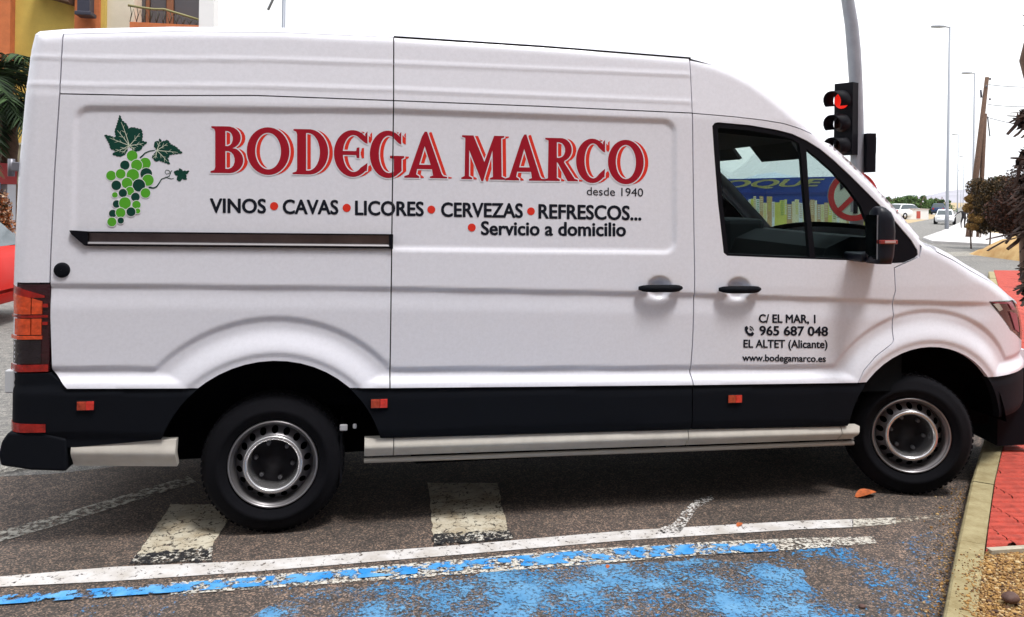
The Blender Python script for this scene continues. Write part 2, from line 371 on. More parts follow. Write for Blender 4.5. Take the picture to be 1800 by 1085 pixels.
def stones(name, n, pick, z, r0, r1, mt, parent=None, flat=0.6):
    bm = bmesh.new(); bmesh.ops.create_icosphere(bm, subdivisions=1, radius=1); bv = [v.co.copy() for v in bm.verts]; bf = [[v.index for v in f.verts] for f in bm.faces]; bm.free()
    mb = MB()
    for _ in range(n):
        x, y = pick(); r = random.uniform(r0, r1) * (1 if random.random() < .93 else 1.9); a = random.random() * 6.28; sx, sy = random.uniform(.7, 1.2), random.uniform(.6, 1)
        ca_, sa_ = math.cos(a), math.sin(a)
        mb.add([(x + r * (v.x * sx * ca_ - v.y * sy * sa_) , y + r * (v.x * sx * sa_ + v.y * sy * ca_), z + r * flat * v.z * random.uniform(.85, 1.1)) for v in bv], bf)
    return mb.build(name, mt, parent, False)
def pick_bed():
    while True:
        x = random.uniform(2.8, 4.2); y = random.uniform(-1.55, -0.6)
        if inpoly(x, y, bed_poly): return x, y
tag(stones('gravel', 11000, pick_bed, KH - 0.014, 0.0035, 0.0085, gm), 'brown and ochre gravel filling the corner planting bed', 'gravel', kind='stuff')
def pick_spill():
    while True:
        px, py = random.uniform(1655, 1730), random.uniform(965, 1085); p = atz(px, py, KH)
        if random.random() < ((px - 1655) / 75) ** 2.2 * (1 if py > 985 else .4): return p[0], p[1]
tag(stones('scattered_gravel', 420, pick_spill, KH + 0.002, 0.002, 0.006, gm), 'loose gravel spilled over the kerb stone', 'gravel', kind='stuff')
def pick_gut():
    t = random.random(); p = atz(1655 + 45 * (1 - t) + random.uniform(-70, -4) * random.random(), 1085 - 230 * (1 - t), 0); return p[0], p[1]
tag(stones('gutter_grit', 420, pick_gut, 0.003, 0.0025, 0.006, gm), 'fine grit and crumbs lying along the gutter', 'grit', kind='stuff')
E0 = Vector(bed_poly[1]); E1 = Vector(bed_poly[2]); t = (E1 - E0).normalized(); n = Vector((t.y, -t.x)) ; E1 = E0 + t * 2.6
mb = MB(); q = [E0 - n * .012, E1 - n * .012, E1 + n * .022, E0 + n * .022]; mb.add([(a.x, a.y, KH - .03) for a in q] + [(a.x, a.y, KH + .004) for a in q], [(3, 2, 1, 0), (4, 5, 6, 7), (0, 1, 5, 4), (1, 2, 6, 5), (2, 3, 7, 6), (3, 0, 4, 7)])
tag(mb.build('bed_edging', mat('pale_mortar', (.40, .36, .28), .9, var=.2, vscale=20)), kind='structure')
# a few countable pebbles
peb = mat('pebble', (0.09, 0.045, 0.035), 0.7, var=.3, vscale=30)
for (px, py, r, lab) in ((1776, 1051, 0.030, 'large dark brown pebble in the gravel bed'), (1515 + 0, 1066, 0.012, 'small dark stone on the road near the bottom right')):
    z = KH if px > 1660 else 0
    p = atz(px, py, z + r * .5); bm = bmesh.new(); bmesh.ops.create_icosphere(bm, subdivisions=3, radius=r)
    for v in bm.verts: v.co *= 1 + 0.12 * math.sin(v.co.x * 90 + 1) * math.cos(v.co.y * 70); v.co.z *= .7; v.co.x *= 1.25
    me = bpy.data.meshes.new('pebble'); bm.to_mesh(me); bm.free(); me.materials.append(peb); me.polygons.foreach_set('use_smooth', [True] * len(me.polygons))
    o = bpy.data.objects.new('pebble', me); o.location = (p[0], p[1], z + r * .5); COL.objects.link(o); tag(o, lab, 'stone')

# painted markings (each its own sheet just above the asphalt)
WHITE = worn_paint('road_white', (0.60, 0.585, 0.58), (0.46, 0.43, 0.40), 0.385, 0.05, 40, 2, 0.0, crack=0.10)
CREAM = worn_paint('road_cream', (0.54, 0.50, 0.40), (0.34, 0.28, 0.19), 0.41, 0.05, 34, 3, 0.0, crack=0.16)
BLACKP = worn_paint('road_black', (0.008, 0.008, 0.012), (0.02, 0.02, 0.02), 0.50, 0.03, 38, 3, 0.0)
BLUE = worn_paint('road_blue', (0.02, 0.23, 0.60), (0.12, 0.36, 0.66), 0.49, 0.05, 13, 3, 0.0)
BLUEP = worn_paint('road_blue_patch', (0.065, 0.22, 0.42), (0.12, 0.30, 0.50), 1.0, 0.14, 60, 2.4, 0.95, crack=0.06)
BLUEF = worn_paint('road_blue_faint', (0.03, 0.20, 0.44), (0.06, 0.26, 0.50), 1.02, 0.05, 44, 2.0, 0.8)
BLUEU = worn_paint('road_old_white', (0.60, 0.58, 0.52), (0.50, 0.46, 0.40), 0.50, 0.05, 55, 4, 0.0)
FADED = worn_paint('road_faded', (0.48, 0.46, 0.40), (0.36, 0.33, 0.28), 0.50, 0.12, 25, 2, 0.0)
def marking(name, px, mt, z=0.004, rag=0.0):
    P = [atz(a, b, 0)[:2] for a, b in px]
    if rag:
        Q = []
        for (a, b), (c, d) in zip(P, P[1:] + P[:1]):
            n = max(1, int(math.hypot(c - a, d - b) / .04)); Q += [(a + (c - a) * i / n + random.gauss(0, rag), b + (d - b) * i / n + random.gauss(0, rag)) for i in range(n)]
        P = Q
    return sheet(name, P, z, mt)
def line_px(top, bot): return top + bot[::-1]
marking('lane_line', [(-260, 1052), (0, 1015), (200, 998), (450, 987), (800, 960), (1100, 934), (1400, 917), (1500, 914), (1500, 928), (1400, 932), (1100, 951), (800, 977), (450, 1006), (200, 1023), (0, 1033), (-260, 1072)], WHITE)
marking('lane_line_end', [(1498, 914), (1575, 911), (1575, 922), (1498, 928)], worn_paint('road_thin', (0.6, 0.57, 0.50), (0.45, 0.42, 0.36), 0.47, 0.12, 40, 3, 0)); marking('lane_line_end', [(1573, 911), (1672, 905), (1674, 912), (1573, 922)], worn_paint('road_thin2', (0.5, 0.45, 0.36), (0.36, 0.32, 0.26), 0.56, 0.12, 40, 3, 0))
marking('crossing_bar', [(300, 888), (290, 905), (238, 981), (368, 967), (404, 912), (412, 888)], CREAM, .004, .003)
marking('crossing_bar_flecks', [(238, 978), (374, 965), (371, 987), (230, 993)], BLUEU, 0.0062)
marking('crossing_bar_flecks', [(762, 944), (894, 934), (902, 948), (764, 958)], BLUEU, 0.0062)
marking('crossing_bar_patch', [(240, 976), (376, 962), (372, 990), (226, 996)], BLACKP, 0.008, .006)
marking('crossing_bar', [(752, 850), (762, 946), (893, 936), (874, 850)], CREAM, .004, .003)
marking('crossing_bar_patch', [(760, 942), (895, 932), (905, 951), (760, 962)], BLACKP, 0.008, .006)
marking('blue_line', [(-200, 1084), (0, 1050), (200, 1036), (400, 1022), (700, 998), (1000, 973), (1200, 960), (1360, 958), (1370, 972), (1200, 978), (1000, 993), (700, 1014), (400, 1038), (200, 1052), (0, 1066), (-200, 1104)], BLUE, 0.009)
marking('old_line', [(300, 1026), (700, 994), (1000, 969), (1200, 957), (1400, 948), (1535, 945), (1542, 957), (1400, 968), (1200, 980), (1000, 997), (700, 1020), (300, 1048)], BLUEU, 0.006)
marking('blue_bay', [(430, 1090), (560, 1036), (760, 1026), (900, 1000), (1050, 994), (1250, 985), (1400, 1000), (1425, 1040), (1500, 1062), (1540, 1110), (1000, 1300), (500, 1300)], BLUEP, 0.004, .014)
marking('blue_bay_faint', [(120, 1040), (560, 1020), (900, 992), (1250, 978), (1560, 955), (1660, 930), (1655, 1100), (1500, 1300), (100, 1300)], BLUEF, 0.002)
marking('old_arrow', [(1152, 940), (1160, 930), (1185, 920), (1200, 900), (1222, 880), (1250, 872), (1255, 878), (1225, 895), (1212, 915), (1195, 938)], worn_paint('road_flake', (0.7, 0.68, 0.66), (0.6, 0.58, 0.55), 0.52, 0.03, 50, 4, 0))
marking('old_line', [(-50, 948), (90, 910), (330, 838), (345, 848), (110, 922), (-50, 968)], FADED)
marking('road_edge_line', [(-40, 826), (40, 815), (70, 820), (0, 834), (-40, 842)], FADED, 0.006)

def extend(name, a1, a2, b1, b2, L, z, mt_):
    A1, A2, B1, B2 = (Vector(atz(*q, 0)[:2]) for q in (a1, a2, b1, b2)); d = (A1 - B1).normalized()
    sheet(name, [tuple(A1), tuple(A1 + d * L), tuple(A2 + d * L), tuple(A2)], z, mt_)
extend('lane_line', (-260, 1052), (-260, 1072), (0, 1015), (0, 1033), 4.5, 0.004, WHITE)
extend('blue_line', (-200, 1084), (-200, 1104), (0, 1050), (0, 1066), 4.5, 0.009, BLUE)
# dry leaf in the gutter
leafm = mat('dry_leaf', (0.42, 0.10, 0.025), 0.7, var=.35, vscale=40)
def dry_leaf(px, py, L, rz, lab):
    p = atz(px, py, 0); vs = []; fs = []; n = 7
    for i in range(n):
        t = i / (n - 1); wd = 0.30 * math.sin(math.pi * min(.97, t * .93 + .05)) ** .8
        for s in (-1, 0, 1): vs.append(((t - .5) * L, s * wd * L, (0.0 + (0.16 if s else 0.03) * L * math.sin(math.pi * t) + .14 * L * t * t) ))
    for i in range(n - 1):
        for j in range(2): a = i * 3 + j; fs.append((a, a + 3, a + 4, a + 1))
    o = mesh_obj('dry_leaf', vs, fs, leafm, None, True); o.location = (p[0], p[1], 0.004); o.rotation_euler.z = rz; tag(o, lab, 'leaf', 'dry leaves on the road'); return o
dry_leaf(1522, 873, 0.14, 0.1, 'curled orange brown leaf in front of the front wheel')
dry_leaf(1300, 925, 0.05, 0.6, 'small brown leaf beside the white line')
dry_leaf(1068, 998, 0.03, 1.2, 'tiny pale leaf on the blue line')

# ================================================================== THE VAN (long axis along X, near side at y = 0)
VW = 2.04
PAINT = mat('white_paint', (0.72, 0.725, 0.795), 0.33, spec=0.45, coat=0.2, var=0.04, vscale=55, detail=8)
PAINTB = mat('sill_paint', (0.52, 0.49, 0.44), 0.5, var=0.10, vscale=9)
BLK = mat('black_plastic', (0.005, 0.006, 0.009), 0.7, spec=.08, bump=0.12, bscale=500)
DARK = mat('dark_inside', (0.002, 0.002, 0.003), 0.98, spec=0.02)
RUB = mat('rubber', (0.004, 0.004, 0.006), 0.9, spec=.15, bump=0.2, bscale=120)
RUB2 = mat('seal_black', (0.004, 0.004, 0.007), 0.6, spec=.12)
GLASS = glassmat('cab_glass', (0.80, 0.90, 0.88), 0.22)
TRIM = mat('cab_trim', (0.003, 0.005, 0.007), 0.9, spec=.15)
def T_(z): return 0.040 * np.maximum(z - 1.25, 0) + 0.10 * np.maximum(z - 2.20, 0)
def PL(x): return 0.38 * (np.clip(x - 3.90, 0, 0.90) / 0.85) ** 2.4
def line_z(pts, Y=0.02):
    q = sorted([(aty(a, b, Y)[0], aty(a, b, Y)[2]) for a, b in pts]); xs = [a for a, _ in q]; zs = [b for _, b in q]
    return lambda x: np.interp(x, xs, zs)
CREASE = line_z([(90, 498), (692, 504), (1220, 515), (1560, 527), (1740, 532)])
RIB1 = line_z([(150, 104), (450, 105), (692, 112), (1215, 132)], 0.08)
RIB2 = line_z([(150, 151), (450, 152), (692, 158), (1215, 180)], 0.06)
SILLT = line_z([(90, 681), (692, 680), (1215, 675), (1500, 671), (1740, 663), (1800, 662)])
AR = (0.017, 0.335); AF = (3.755, 0.352); ROP = 0.560; ROPF = 0.535
RX0, RX1 = aty(129, 300, .03)[0], aty(1188, 300, .03)[0]
RTOP = line_z([(140, 187), (692, 192), (1180, 211)], 0.04); RBOT = line_z([(140, 438), (692, 440), (1190, 446)], 0.01)
def sm(t): t = np.clip(t, 0, 1); return t * t * (3 - 2 * t)
OUT = None      # side-view outline, rounded edges run along it
OUT_R = None
def seg_dist(x, z, P):
    d = np.full(x.shape, 9.0); wgt = np.zeros(x.shape)
    for (a, b, ra), (c, e, rb) in zip(P, P[1:]):
        vx, vz = c - a, e - b; L = vx * vx + vz * vz + 1e-12; t = np.clip(((x - a) * vx + (z - b) * vz) / L, 0, 1)
        q = np.hypot(x - a - t * vx, z - b - t * vz); k = q < d; d = np.where(k, q, d); wgt = np.where(k, ra + (rb - ra) * t, wgt)
    return d, wgt
def Y0(x, z):
    x = np.asarray(x, float); z = np.asarray(z, float); y = T_(z) + PL(x)
    if OUT:
        d, r = seg_dist(x, z, OUT); q = np.clip(1 - d / r, 0, 1); y = y + r * (1 - np.sqrt(np.maximum(1 - q * q, 0)))
    return y
def Yf(x, z):
    x = np.asarray(x, float); z = np.asarray(z, float); y = Y0(x, z)
    dz = CREASE(x) - z; fx = sm((4.35 - x) / .3)
    y = y + fx * (0.010 * sm(dz / 0.016) - 0.007 * sm((dz - 0.03) / 0.10))
    body = sm((2.30 - x) / .05)
    for rb in (RIB1, RIB2): dr = z - rb(x); y = y - 0.004 * body * sm((0.015 - np.abs(dr)) / 0.012)
    # pressed panel
    cx, hx = (RX0 + RX1) / 2, (RX1 - RX0) / 2; zt, zb = RTOP(x), RBOT(x); cz, hz = (zt + zb) / 2, (zt - zb) / 2; rc = 0.07
    qx, qz = np.abs(x - cx) - hx + rc, np.abs(z - cz) - hz + rc
    sd = np.hypot(np.maximum(qx, 0), np.maximum(qz, 0)) + np.minimum(np.maximum(qx, qz), 0) - rc
    y = y + 0.012 * sm((-sd + 0.004) / 0.022)
    # lower flank and wheel arches: step in, then flare out
    dr = np.minimum((z - SILLT(x)) * 2.0, np.minimum(np.hypot(x - AR[0], z - AR[1]) - ROP - 0.02, (np.hypot(x - AF[0], z - AF[1]) - ROPF - 0.02)))
    y = y + 0.010 * sm((0.205 - dr) / 0.024) * 1.0 - 0.036 * sm((0.150 - dr) / 0.13)
    lip = np.minimum(np.hypot(x - AR[0], z - AR[1]) - ROP, np.hypot(x - AF[0], z - AF[1]) - ROPF)
    y = y + 0.006 * sm((0.045 - lip) / 0.02)
    # finger bowls behind the handles
    for hx_, hz_ in HND:
        q = ((x - hx_) / 0.078) ** 2 + ((z - hz_ - .004) / 0.066) ** 2; y = y + 0.030 * sm((1 - q) / .75)
    return y
HND = [tuple(aty(1159, 508)[i] for i in (0, 2)), tuple(aty(1298, 510)[i] for i in (0, 2))]
def side(px, py, off=0.0, fn=None):
    # first meeting of the sight line with the flank: returns (x, z)
    fn = fn or Y0; d = ray(px, py); ts = np.linspace((-0.05 - CAM[1]) / d[1], (0.60 - CAM[1]) / d[1], 160)
    xs, zs = CAM[0] + ts * d[0], CAM[2] + ts * d[2]; g = CAM[1] + ts * d[1] - fn(xs, zs) - off
    k = np.argmax(g > 0)
    if g[k] <= 0:
        k = int(np.argmax(g)); return float(xs[k]), float(zs[k])
    if k == 0: return float(xs[0]), float(zs[0])
    t = ts[k - 1] + (ts[k] - ts[k - 1]) * (-g[k - 1]) / (g[k] - g[k - 1])
    return CAM[0] + t * d[0], CAM[2] + t * d[2]
def sides(L, fn=None): return [side(a, b, 0, fn) for a, b in L]

# outline: rear foot, up the tail, along the roof, down the windscreen pillar, bonnet, nose
sil = [((22, 660), .085), ((18, 560), .085), ((18, 500), .085), ((21, 420), .085), ((27, 300), .085), ((38, 180), .085), ((50, 85), .085), ((57, 58), .08), ((66, 52), .08), ((115, 48), .08), ((300, 44), .08), ((500, 46), .08), ((692, 55), .08), ((950, 72), .08), ((1212, 93), .08),
       ((1255, 105), .08), ((1288, 118), .08), ((1322, 136), .08), ((1355, 160), .08), ((1384, 184), .08), ((1414, 212), .075), ((1440, 236), .07), ((1480, 273), .06), ((1533, 324), .055), ((1580, 376), .055), ((1607, 405), .055), ((1625, 427), .06), ((1647, 432), .08),
       ((1677, 447), .09), ((1706, 465), .10), ((1736, 482), .10), ((1762, 502), .10), ((1780, 517), .10)]
OUT = []
for (px, py), r in sil:
    Yg = 0.05
    for _ in range(4):
        a = aty(px, py, Yg); Yg = float(T_(np.array(a[2]))) + float(PL(np.array(a[0]))) + r * .35
    OUT.append((a[0], a[2], r))
OUT[0] = (OUT[1][0] + .0, OUT[0][1], .085)
OUT += [(4.72, OUT[-1][1] - .06, .10), (4.79, OUT[-1][1] - .16, .10), (4.82, .90, .10), (4.82, .60, .10)]
print('OUT', [(round(a, 2), round(b, 2)) for a, b, _ in OUT])

van = empty('delivery_van'); tag(van, 'white high-roof delivery van lettered with red BODEGA MARCO, parked across the bay', 'van')
def inside_np(x, z, P):
    c = np.zeros(x.shape, bool); n = len(P); j = n - 1
    for i in range(n):
        xi, zi = P[i]; xj, zj = P[j]
        if zi != zj: c ^= ((zi > z) != (zj > z)) & (x < (xj - xi) * (z - zi) / (zj - zi) + xi)
        j = i
    return c
def area(P): return sum(P[i][0] * P[(i + 1) % len(P)][1] - P[(i + 1) % len(P)][0] * P[i][1] for i in range(len(P))) / 2
def inset(P, g):
    if area(P) < 0: P = P[::-1]
    out = []; n = len(P)
    for i in range(n):
        a, b, c = Vector(P[i - 1]), Vector(P[i]), Vector(P[(i + 1) % n]); t1 = (b - a).normalized(); t2 = (c - b).normalized()
        n1 = Vector((-t1.y, t1.x)); n2 = Vector((-t2.y, t2.x)); k = n1 + n2; k = k / max(.35, k.length_squared) * 2 if k.length > 1e-6 else n1
        out.append((b.x + k.x * g, b.y + k.y * g))
    return out
def densify(P, s):
    out = []
    for i in range(len(P)):
        a, b = P[i], P[(i + 1) % len(P)]; L = math.hypot(b[0] - a[0], b[1] - a[1]); k = max(1, int(L / s))
        out += [(a[0] + (b[0] - a[0]) * j / k, a[1] + (b[1] - a[1]) * j / k) for j in range(k)]
    return out
def clean(P):
    out = []
    for p in P:
        if not out or math.hypot(p[0] - out[-1][0], p[1] - out[-1][1]) > 1e-3: out.append(p)
    if math.hypot(out[0][0] - out[-1][0], out[0][1] - out[-1][1]) < 1e-3: out.pop()
    return out
def panel(name, poly, mt, parent=None, gap=0.0032, off=0.0, fn=None, step=0.0135, holes=(), depth=0.03, far=False, sm_=True):
    fn = fn or Yf; P = inset(clean(poly), gap); P = densify(P, step); Hs = [densify(inset(clean(h), -gap)[::-1], step) for h in holes]
    xs = [p[0] for p in P]; zs = [p[1] for p in P]
    gx = np.arange(min(xs), max(xs), step); gz = np.arange(min(zs), max(zs), step * 0.87)
    X, Z = np.meshgrid(gx, gz); X[1::2] += step / 2; X = X.ravel(); Z = Z.ravel(); k = inside_np(X, Z, P)
    for h in Hs: k &= ~inside_np(X, Z, h)
    X, Z = X[k], Z[k]
    loops = [P] + Hs
    for Lp in loops:
        dd, _ = seg_dist(X, Z, [(a, b, 0) for a, b in Lp + [Lp[0]]]); k = dd > step * 0.72; X, Z = X[k], Z[k]
    V = []; E = []
    for Lp in loops:
        s = len(V); V += [Vector(p) for p in Lp]; E += [(s + i, s + (i + 1) % len(Lp)) for i in range(len(Lp))]
    nb = len(V); V += [Vector((a, b)) for a, b in zip(X, Z)]
    ov, oe, of, orv, _, _ = delaunay_2d_cdt(V, E, [], 0, 1e-6)
    ax = np.array([v.x for v in ov]); az_ = np.array([v.y for v in ov]); F = np.array([f for f in of])
    cxm = ax[F].mean(1); czm = az_[F].mean(1); k = inside_np(cxm, czm, P)
    for h in Hs: k &= ~inside_np(cxm, czm, h)
    F = F[k]; ar_ = abs((ax[F[:, 1]] - ax[F[:, 0]]) * (az_[F[:, 2]] - az_[F[:, 0]]) - (ax[F[:, 2]] - ax[F[:, 0]]) * (az_[F[:, 1]] - az_[F[:, 0]])) / 2
    bd = np.zeros(len(ax), bool); bd[[i for i, o_ in enumerate(orv) if any(q < nb for q in o_)]] = True
    F = F[~(bd[F].all(1) & (ar_ < step * step * .06))]; y = fn(ax, az_) + off
    bset = set(); inv = {}
    for i, o_ in enumerate(orv):
        for q in o_:
            if q < nb: inv[q] = i
    verts = [(a, b, c) for a, b, c in zip(ax, y, az_)]; faces = [tuple(f) for f in F.tolist()]
    # turned-in edge
    base = len(verts); sk = []
    for s, e in E:
        a, b = inv.get(s), inv.get(e)
        if a is None or b is None: continue
        q = len(verts); va, vb = verts[a], verts[b]
        verts += [va, vb, (vb[0], vb[1] + depth, vb[2]), (va[0], va[1] + depth, va[2])]; sk.append((q, q + 1, q + 2, q + 3))
    nf = len(faces); faces += sk
    if far: verts = [(a, VW - b, c) for a, b, c in verts]
    o = mesh_obj(name, verts, faces, mt, parent if parent else van)
    # face outwards
    me = o.data; ny = sum(p.normal.y * p.area for p in me.polygons[:nf])
    if (ny > 0) != far: me.flip_normals()
    if sm_: me.polygons.foreach_set('use_smooth', [True] * nf + [False] * len(sk))
    return o
def both(name, poly, mt, **k):
    o = panel(name, poly, mt, **k)
    me = o.data.copy(); co = np.empty(len(me.vertices) * 3, 'f'); me.vertices.foreach_get('co', co); co[1::3] = VW - co[1::3]; me.vertices.foreach_set('co', co); me.update(); me.flip_normals()
    f = bpy.data.objects.new(name, me); COL.objects.link(f); f.parent = van
    return o

# ---- seams in image points
seamA = [(112, 60), (105, 165), (96, 300), (89, 450), (87, 560), (90, 652)]
seamS = [(692, 68), (692, 177), (692, 440), (692, 683)]
seamB = [(1212, 106), (1215, 150), (1217, 199)]; seamB2 = [(1217, 199), (1219, 350), (1221, 470), (1221, 515), (1218, 600), (1214, 655), (1216, 675)]
SA, SS, SB1, SB2 = sides(seamA), sides(seamS), sides(seamB), sides(seamB2)
roofseam = sides([(103, 170), (249, 168), (450, 168), (692, 177), (950, 187), (1217, 199)])
dtop = sides([(1217, 199), (1288, 205), (1341, 211), (1377, 217), (1406, 226), (1436, 240), (1458, 254), (1495, 286), (1528, 320), (1559, 352), (1590, 388), (1614, 417)])
dfront = sides([(1573, 462), (1574, 512), (1570, 526), (1572, 558), (1569, 597), (1566, 603), (1537, 625), (1515, 650), (1504, 671)])
# edge of the roof shell: a line a little below the outline
def edge_pt(i, d):
    a = OUT[max(i - 1, 0)]; b = OUT[min(i + 1, len(OUT) - 1)]; t = Vector((b[0] - a[0], b[1] - a[1])).normalized(); n = Vector((t.y, -t.x)); return (OUT[i][0] + n.x * d, OUT[i][1] + n.y * d)
IA, IB = 9, 14; IW0, IW1, IBN = 20, 26, 32     # rear seam, B pillar, windscreen head and foot, bonnet nose
DE = 0.036
eroof = [edge_pt(i, DE) for i in range(8, len(OUT))]
def sub_between(L, x0, x1): return [(x, float(np.interp(x, [p[0] for p in L], [p[1] for p in L]))) for x in [x0] + [p[0] for p in L if x0 + .01 < p[0] < x1 - .01] + [x1]]
er = [edge_pt(i, DE) for i in range(8, 27)]
xA, xS, xB = SA[0][0] + .0, SS[0][0], SB1[0][0]
def z_at(L, x): return float(np.interp(x, [p[0] for p in L], [p[1] for p in L]))
# lower edges (top of the black cladding), with the wheel-arch cut
def sill(x): return float(SILLT(np.array(x)))
def arch_pts(c, r, n=26, off=0.0):
    P = []
    for i in range(n + 1):
        a = math.pi - math.pi * i / n; x, z = c[0] + r * math.cos(a), c[1] + r * math.sin(a)
        if z > sill(x) + off: P.append((x, z))
    x0 = P[0][0]; return P
aR, aF = arch_pts(AR, ROP), arch_pts(AF, ROPF)
def snapz(P, c, r):
    e = []
    for s_ in (-1, 1):
        x = c[0] + s_ * r * .9
        for _ in range(6): x = c[0] + s_ * math.sqrt(r * r - (sill(x) - c[1]) ** 2)
        e.append((x, sill(x)))
    return [e[0]] + P + [e[1]]
aR, aF = snapz(aR, AR, ROP), snapz(aF, AF, ROPF)
REARB = sill(-.9)
# rear quarter corner panel (beside the tail door), lamp pocket below it
tail = [(OUT[i][0] + .004, OUT[i][1]) for i in range(1, 8)]
lampT = [side(19, 498), side(87, 498)]
zl = lampT[1][1]
corner = [(OUT[2][0] + .003, zl)] + [(OUT[i][0] + .003, OUT[i][1]) for i in range(3, 7)] + [(OUT[7][0] + .004, OUT[7][1] - .004), edge_pt(8, .004), (edge_pt(8, DE)[0] + .02, OUT[8][1] - .006), (xA, z_at([(a, b) for a, b, _ in OUT[7:12]], xA) - .004)] + SA[0:4] + [(SA[3][0] + .0, zl)]
both('rear_corner_panel', corner, PAINT)
lowl = [(OUT[0][0], 0.80)]
# flank behind the sliding door
p = sub_between(er, xA, xS)
both('roof_side_panel', p + [SS[1]] + roofseam[::-1][2:-1] + [SA[1]], PAINT)
p2 = sub_between(er, xS, xB)
both('roof_side_panel', p2 + SB1[1:] + [roofseam[4], SS[1]], PAINT)
lowA = [SA[-1], (side(120, 679)[0], sill(side(120, 679)[0]))]
both('rear_side_panel', [SA[1]] + roofseam[1:3] + [SS[1], (SS[1][0] + .0, sill(SS[1][0]))] + aR[::-1] + [lowA[1], lowA[0]] + SA[2:5][::-1], PAINT)
sd_low = [(SS[1][0], sill(SS[1][0]))]
slide = panel('sliding_door', [SS[1], roofseam[4]] + SB2[:-1] + [(SB2[-1][0], sill(SB2[-1][0])), sd_low[0]], PAINT)
panel('side_panel', [SS[1], roofseam[4]] + SB2[:-1] + [(SB2[-1][0], sill(SB2[-1][0])), sd_low[0]], PAINT, far=True)
# cab door with its window opening
win = sides([(1253, 222), (1257, 217), (1264, 216), (1318, 221), (1365, 229), (1392, 236), (1418, 248), (1442, 263), (1465, 282), (1495, 310), (1524, 339), (1566, 381), (1583, 401), (1601, 422), (1612, 440), (1613, 448), (1607, 455), (1595, 461), (1572, 462), (1521, 458), (1406, 454), (1279, 449), (1273, 444), (1263, 357), (1256, 268)])
dpoly = dtop[:-1] + [(dtop[-1][0] - .012, dtop[-1][1] - .01), (win[15][0] + .012, win[15][1] - .01), (win[18][0] + .0, win[18][1] - .03)] + dfront[1:-1] + [(dfront[-1][0], sill(dfront[-1][0]))] + SB2[:0:-1][:1][:0] + [(SB2[-1][0], sill(SB2[-1][0]))] + SB2[:-1][::-1][:-1]
door = both('cab_door', dpoly, PAINT, holes=[win], depth=0.02)
# head of the cab: between roof edge, B pillar and door frame
cabtop = [SB1[0]] + sub_between(er, xB, er[18][0])[1:] + [(dtop[-1][0] + .0, dtop[-1][1])] + dtop[::-1][1:] + SB1[1:2]
both('cab_header_panel', cabtop, PAINT, gap=0.002)
# front wing
ebon = [edge_pt(i, DE + .003) for i in range(27, 33)]
nose = [(4.70, 1.13), (4.755, 1.02), (4.77, 0.9), (4.77, sill(4.4) + .0)]
hl = sides([(1740, 531), (1752, 528), (1770, 527), (1782, 528)])
hlow = sides([(1740, 532), (1758, 554), (1776, 580), (1790, 592), (1795, 597)])
wing = [(dtop[-1][0] + .004, dtop[-1][1] - .006)] + ebon[:-1] + [(ebon[-1][0], ebon[-1][1])] + [hl[0]] + hlow[1:] + [(4.77, hlow[-1][1] - .02), (4.77, sill(4.6))] + aF[::-1] + [(dfront[-1][0], sill(dfront[-1][0]))] + dfront[::-1][1:-1] + [(win[18][0], win[18][1] - .03), (win[15][0] + .012, win[15][1] - .01)]
both('front_wing', wing, PAINT)
print('HL', hl, hlow)
# ---- shell over the top: roof, pillars, screen, bonnet, tail, lofted from one side to the other
YM = VW / 2
def section(i, crown, fr=0.0, n=10):
    x, z, r = OUT[i]; a = OUT[max(i - 1, 0)]; b = OUT[min(i + 1, len(OUT) - 1)]; t = Vector((b[0] - a[0], b[1] - a[1])).normalized(); nn = Vector((-t.y, t.x))
    base = float(T_(np.array(z)) + PL(np.array(min(x, 4.75)))); pts = []
    for d in (DE, DE * .6, DE * .3, DE * .1, 0.0):
        q = 1 - d / r; pts.append((x - nn.x * d, base + r * (1 - math.sqrt(max(0, 1 - q * q))), z - nn.y * d))
    y0 = base + r
    for k in range(1, n + 1):
        u = k / n; y = y0 + (YM - y0) * u; h = crown * (1 - (1 - u) ** 2.4) + fr * 0
        pts.append((x + nn.x * h, y, z + nn.y * h))
    return pts
def loft(name, secs, mt, cols=None, thick=None, fm=None):
    full = []
    for s in secs: full.append(s + [(a, VW - b, c) for a, b, c in s[-2::-1]])
    n = len(full[0]); rng = range(n - 1) if cols is None else [c for c in range(n - 1) if cols[0] <= c < cols[1] or n - 1 - cols[1] <= c < n - 1 - cols[0]]
    vs = [p for s in full for p in s]; fs = [(i * n + k, i * n + k + 1, (i + 1) * n + k + 1, (i + 1) * n + k) for i in range(len(full) - 1) for k in rng]
    o = mesh_obj(name, vs, fs, mt, van, True)
    bm = bmesh.new(); bm.from_mesh(o.data); bmesh.ops.delete(bm, geom=[v for v in bm.verts if not v.link_faces], context='VERTS'); bmesh.ops.recalc_face_normals(bm, faces=bm.faces)
    ctr = Vector((2, YM, 1.2)); s_ = sum((f.calc_center_median() - ctr).dot(f.normal) * f.calc_area() for f in bm.faces)
    if s_ < 0: bmesh.ops.reverse_faces(bm, faces=bm.faces)
    bm.to_mesh(o.data); bm.free(); return o
def fine(i0, i1, crf, sub=3):
    S = []
    for i in range(i0, i1):
        A, B = section(i, crf(i)), section(i + 1, crf(i + 1))
        for k in range(sub): S.append([tuple(A[q][j] + (B[q][j] - A[q][j]) * k / sub for j in range(3)) for q in range(len(A))])
    S.append(section(i1, crf(i1))); return S
cr = lambda i: 0.035 if i < IB else (0.035 + 0.035 * min(1, (i - IB) / 6)) if i <= IW0 else 0.10 if i <= IW1 else 0.07
loft('roof', fine(7, IW0, cr), PAINT)
S = fine(IW0, IW1, cr)
loft('windscreen_pillar', S, PAINT, cols=(0, 5))
wsc = [[p for p in s[5:]] for s in S]
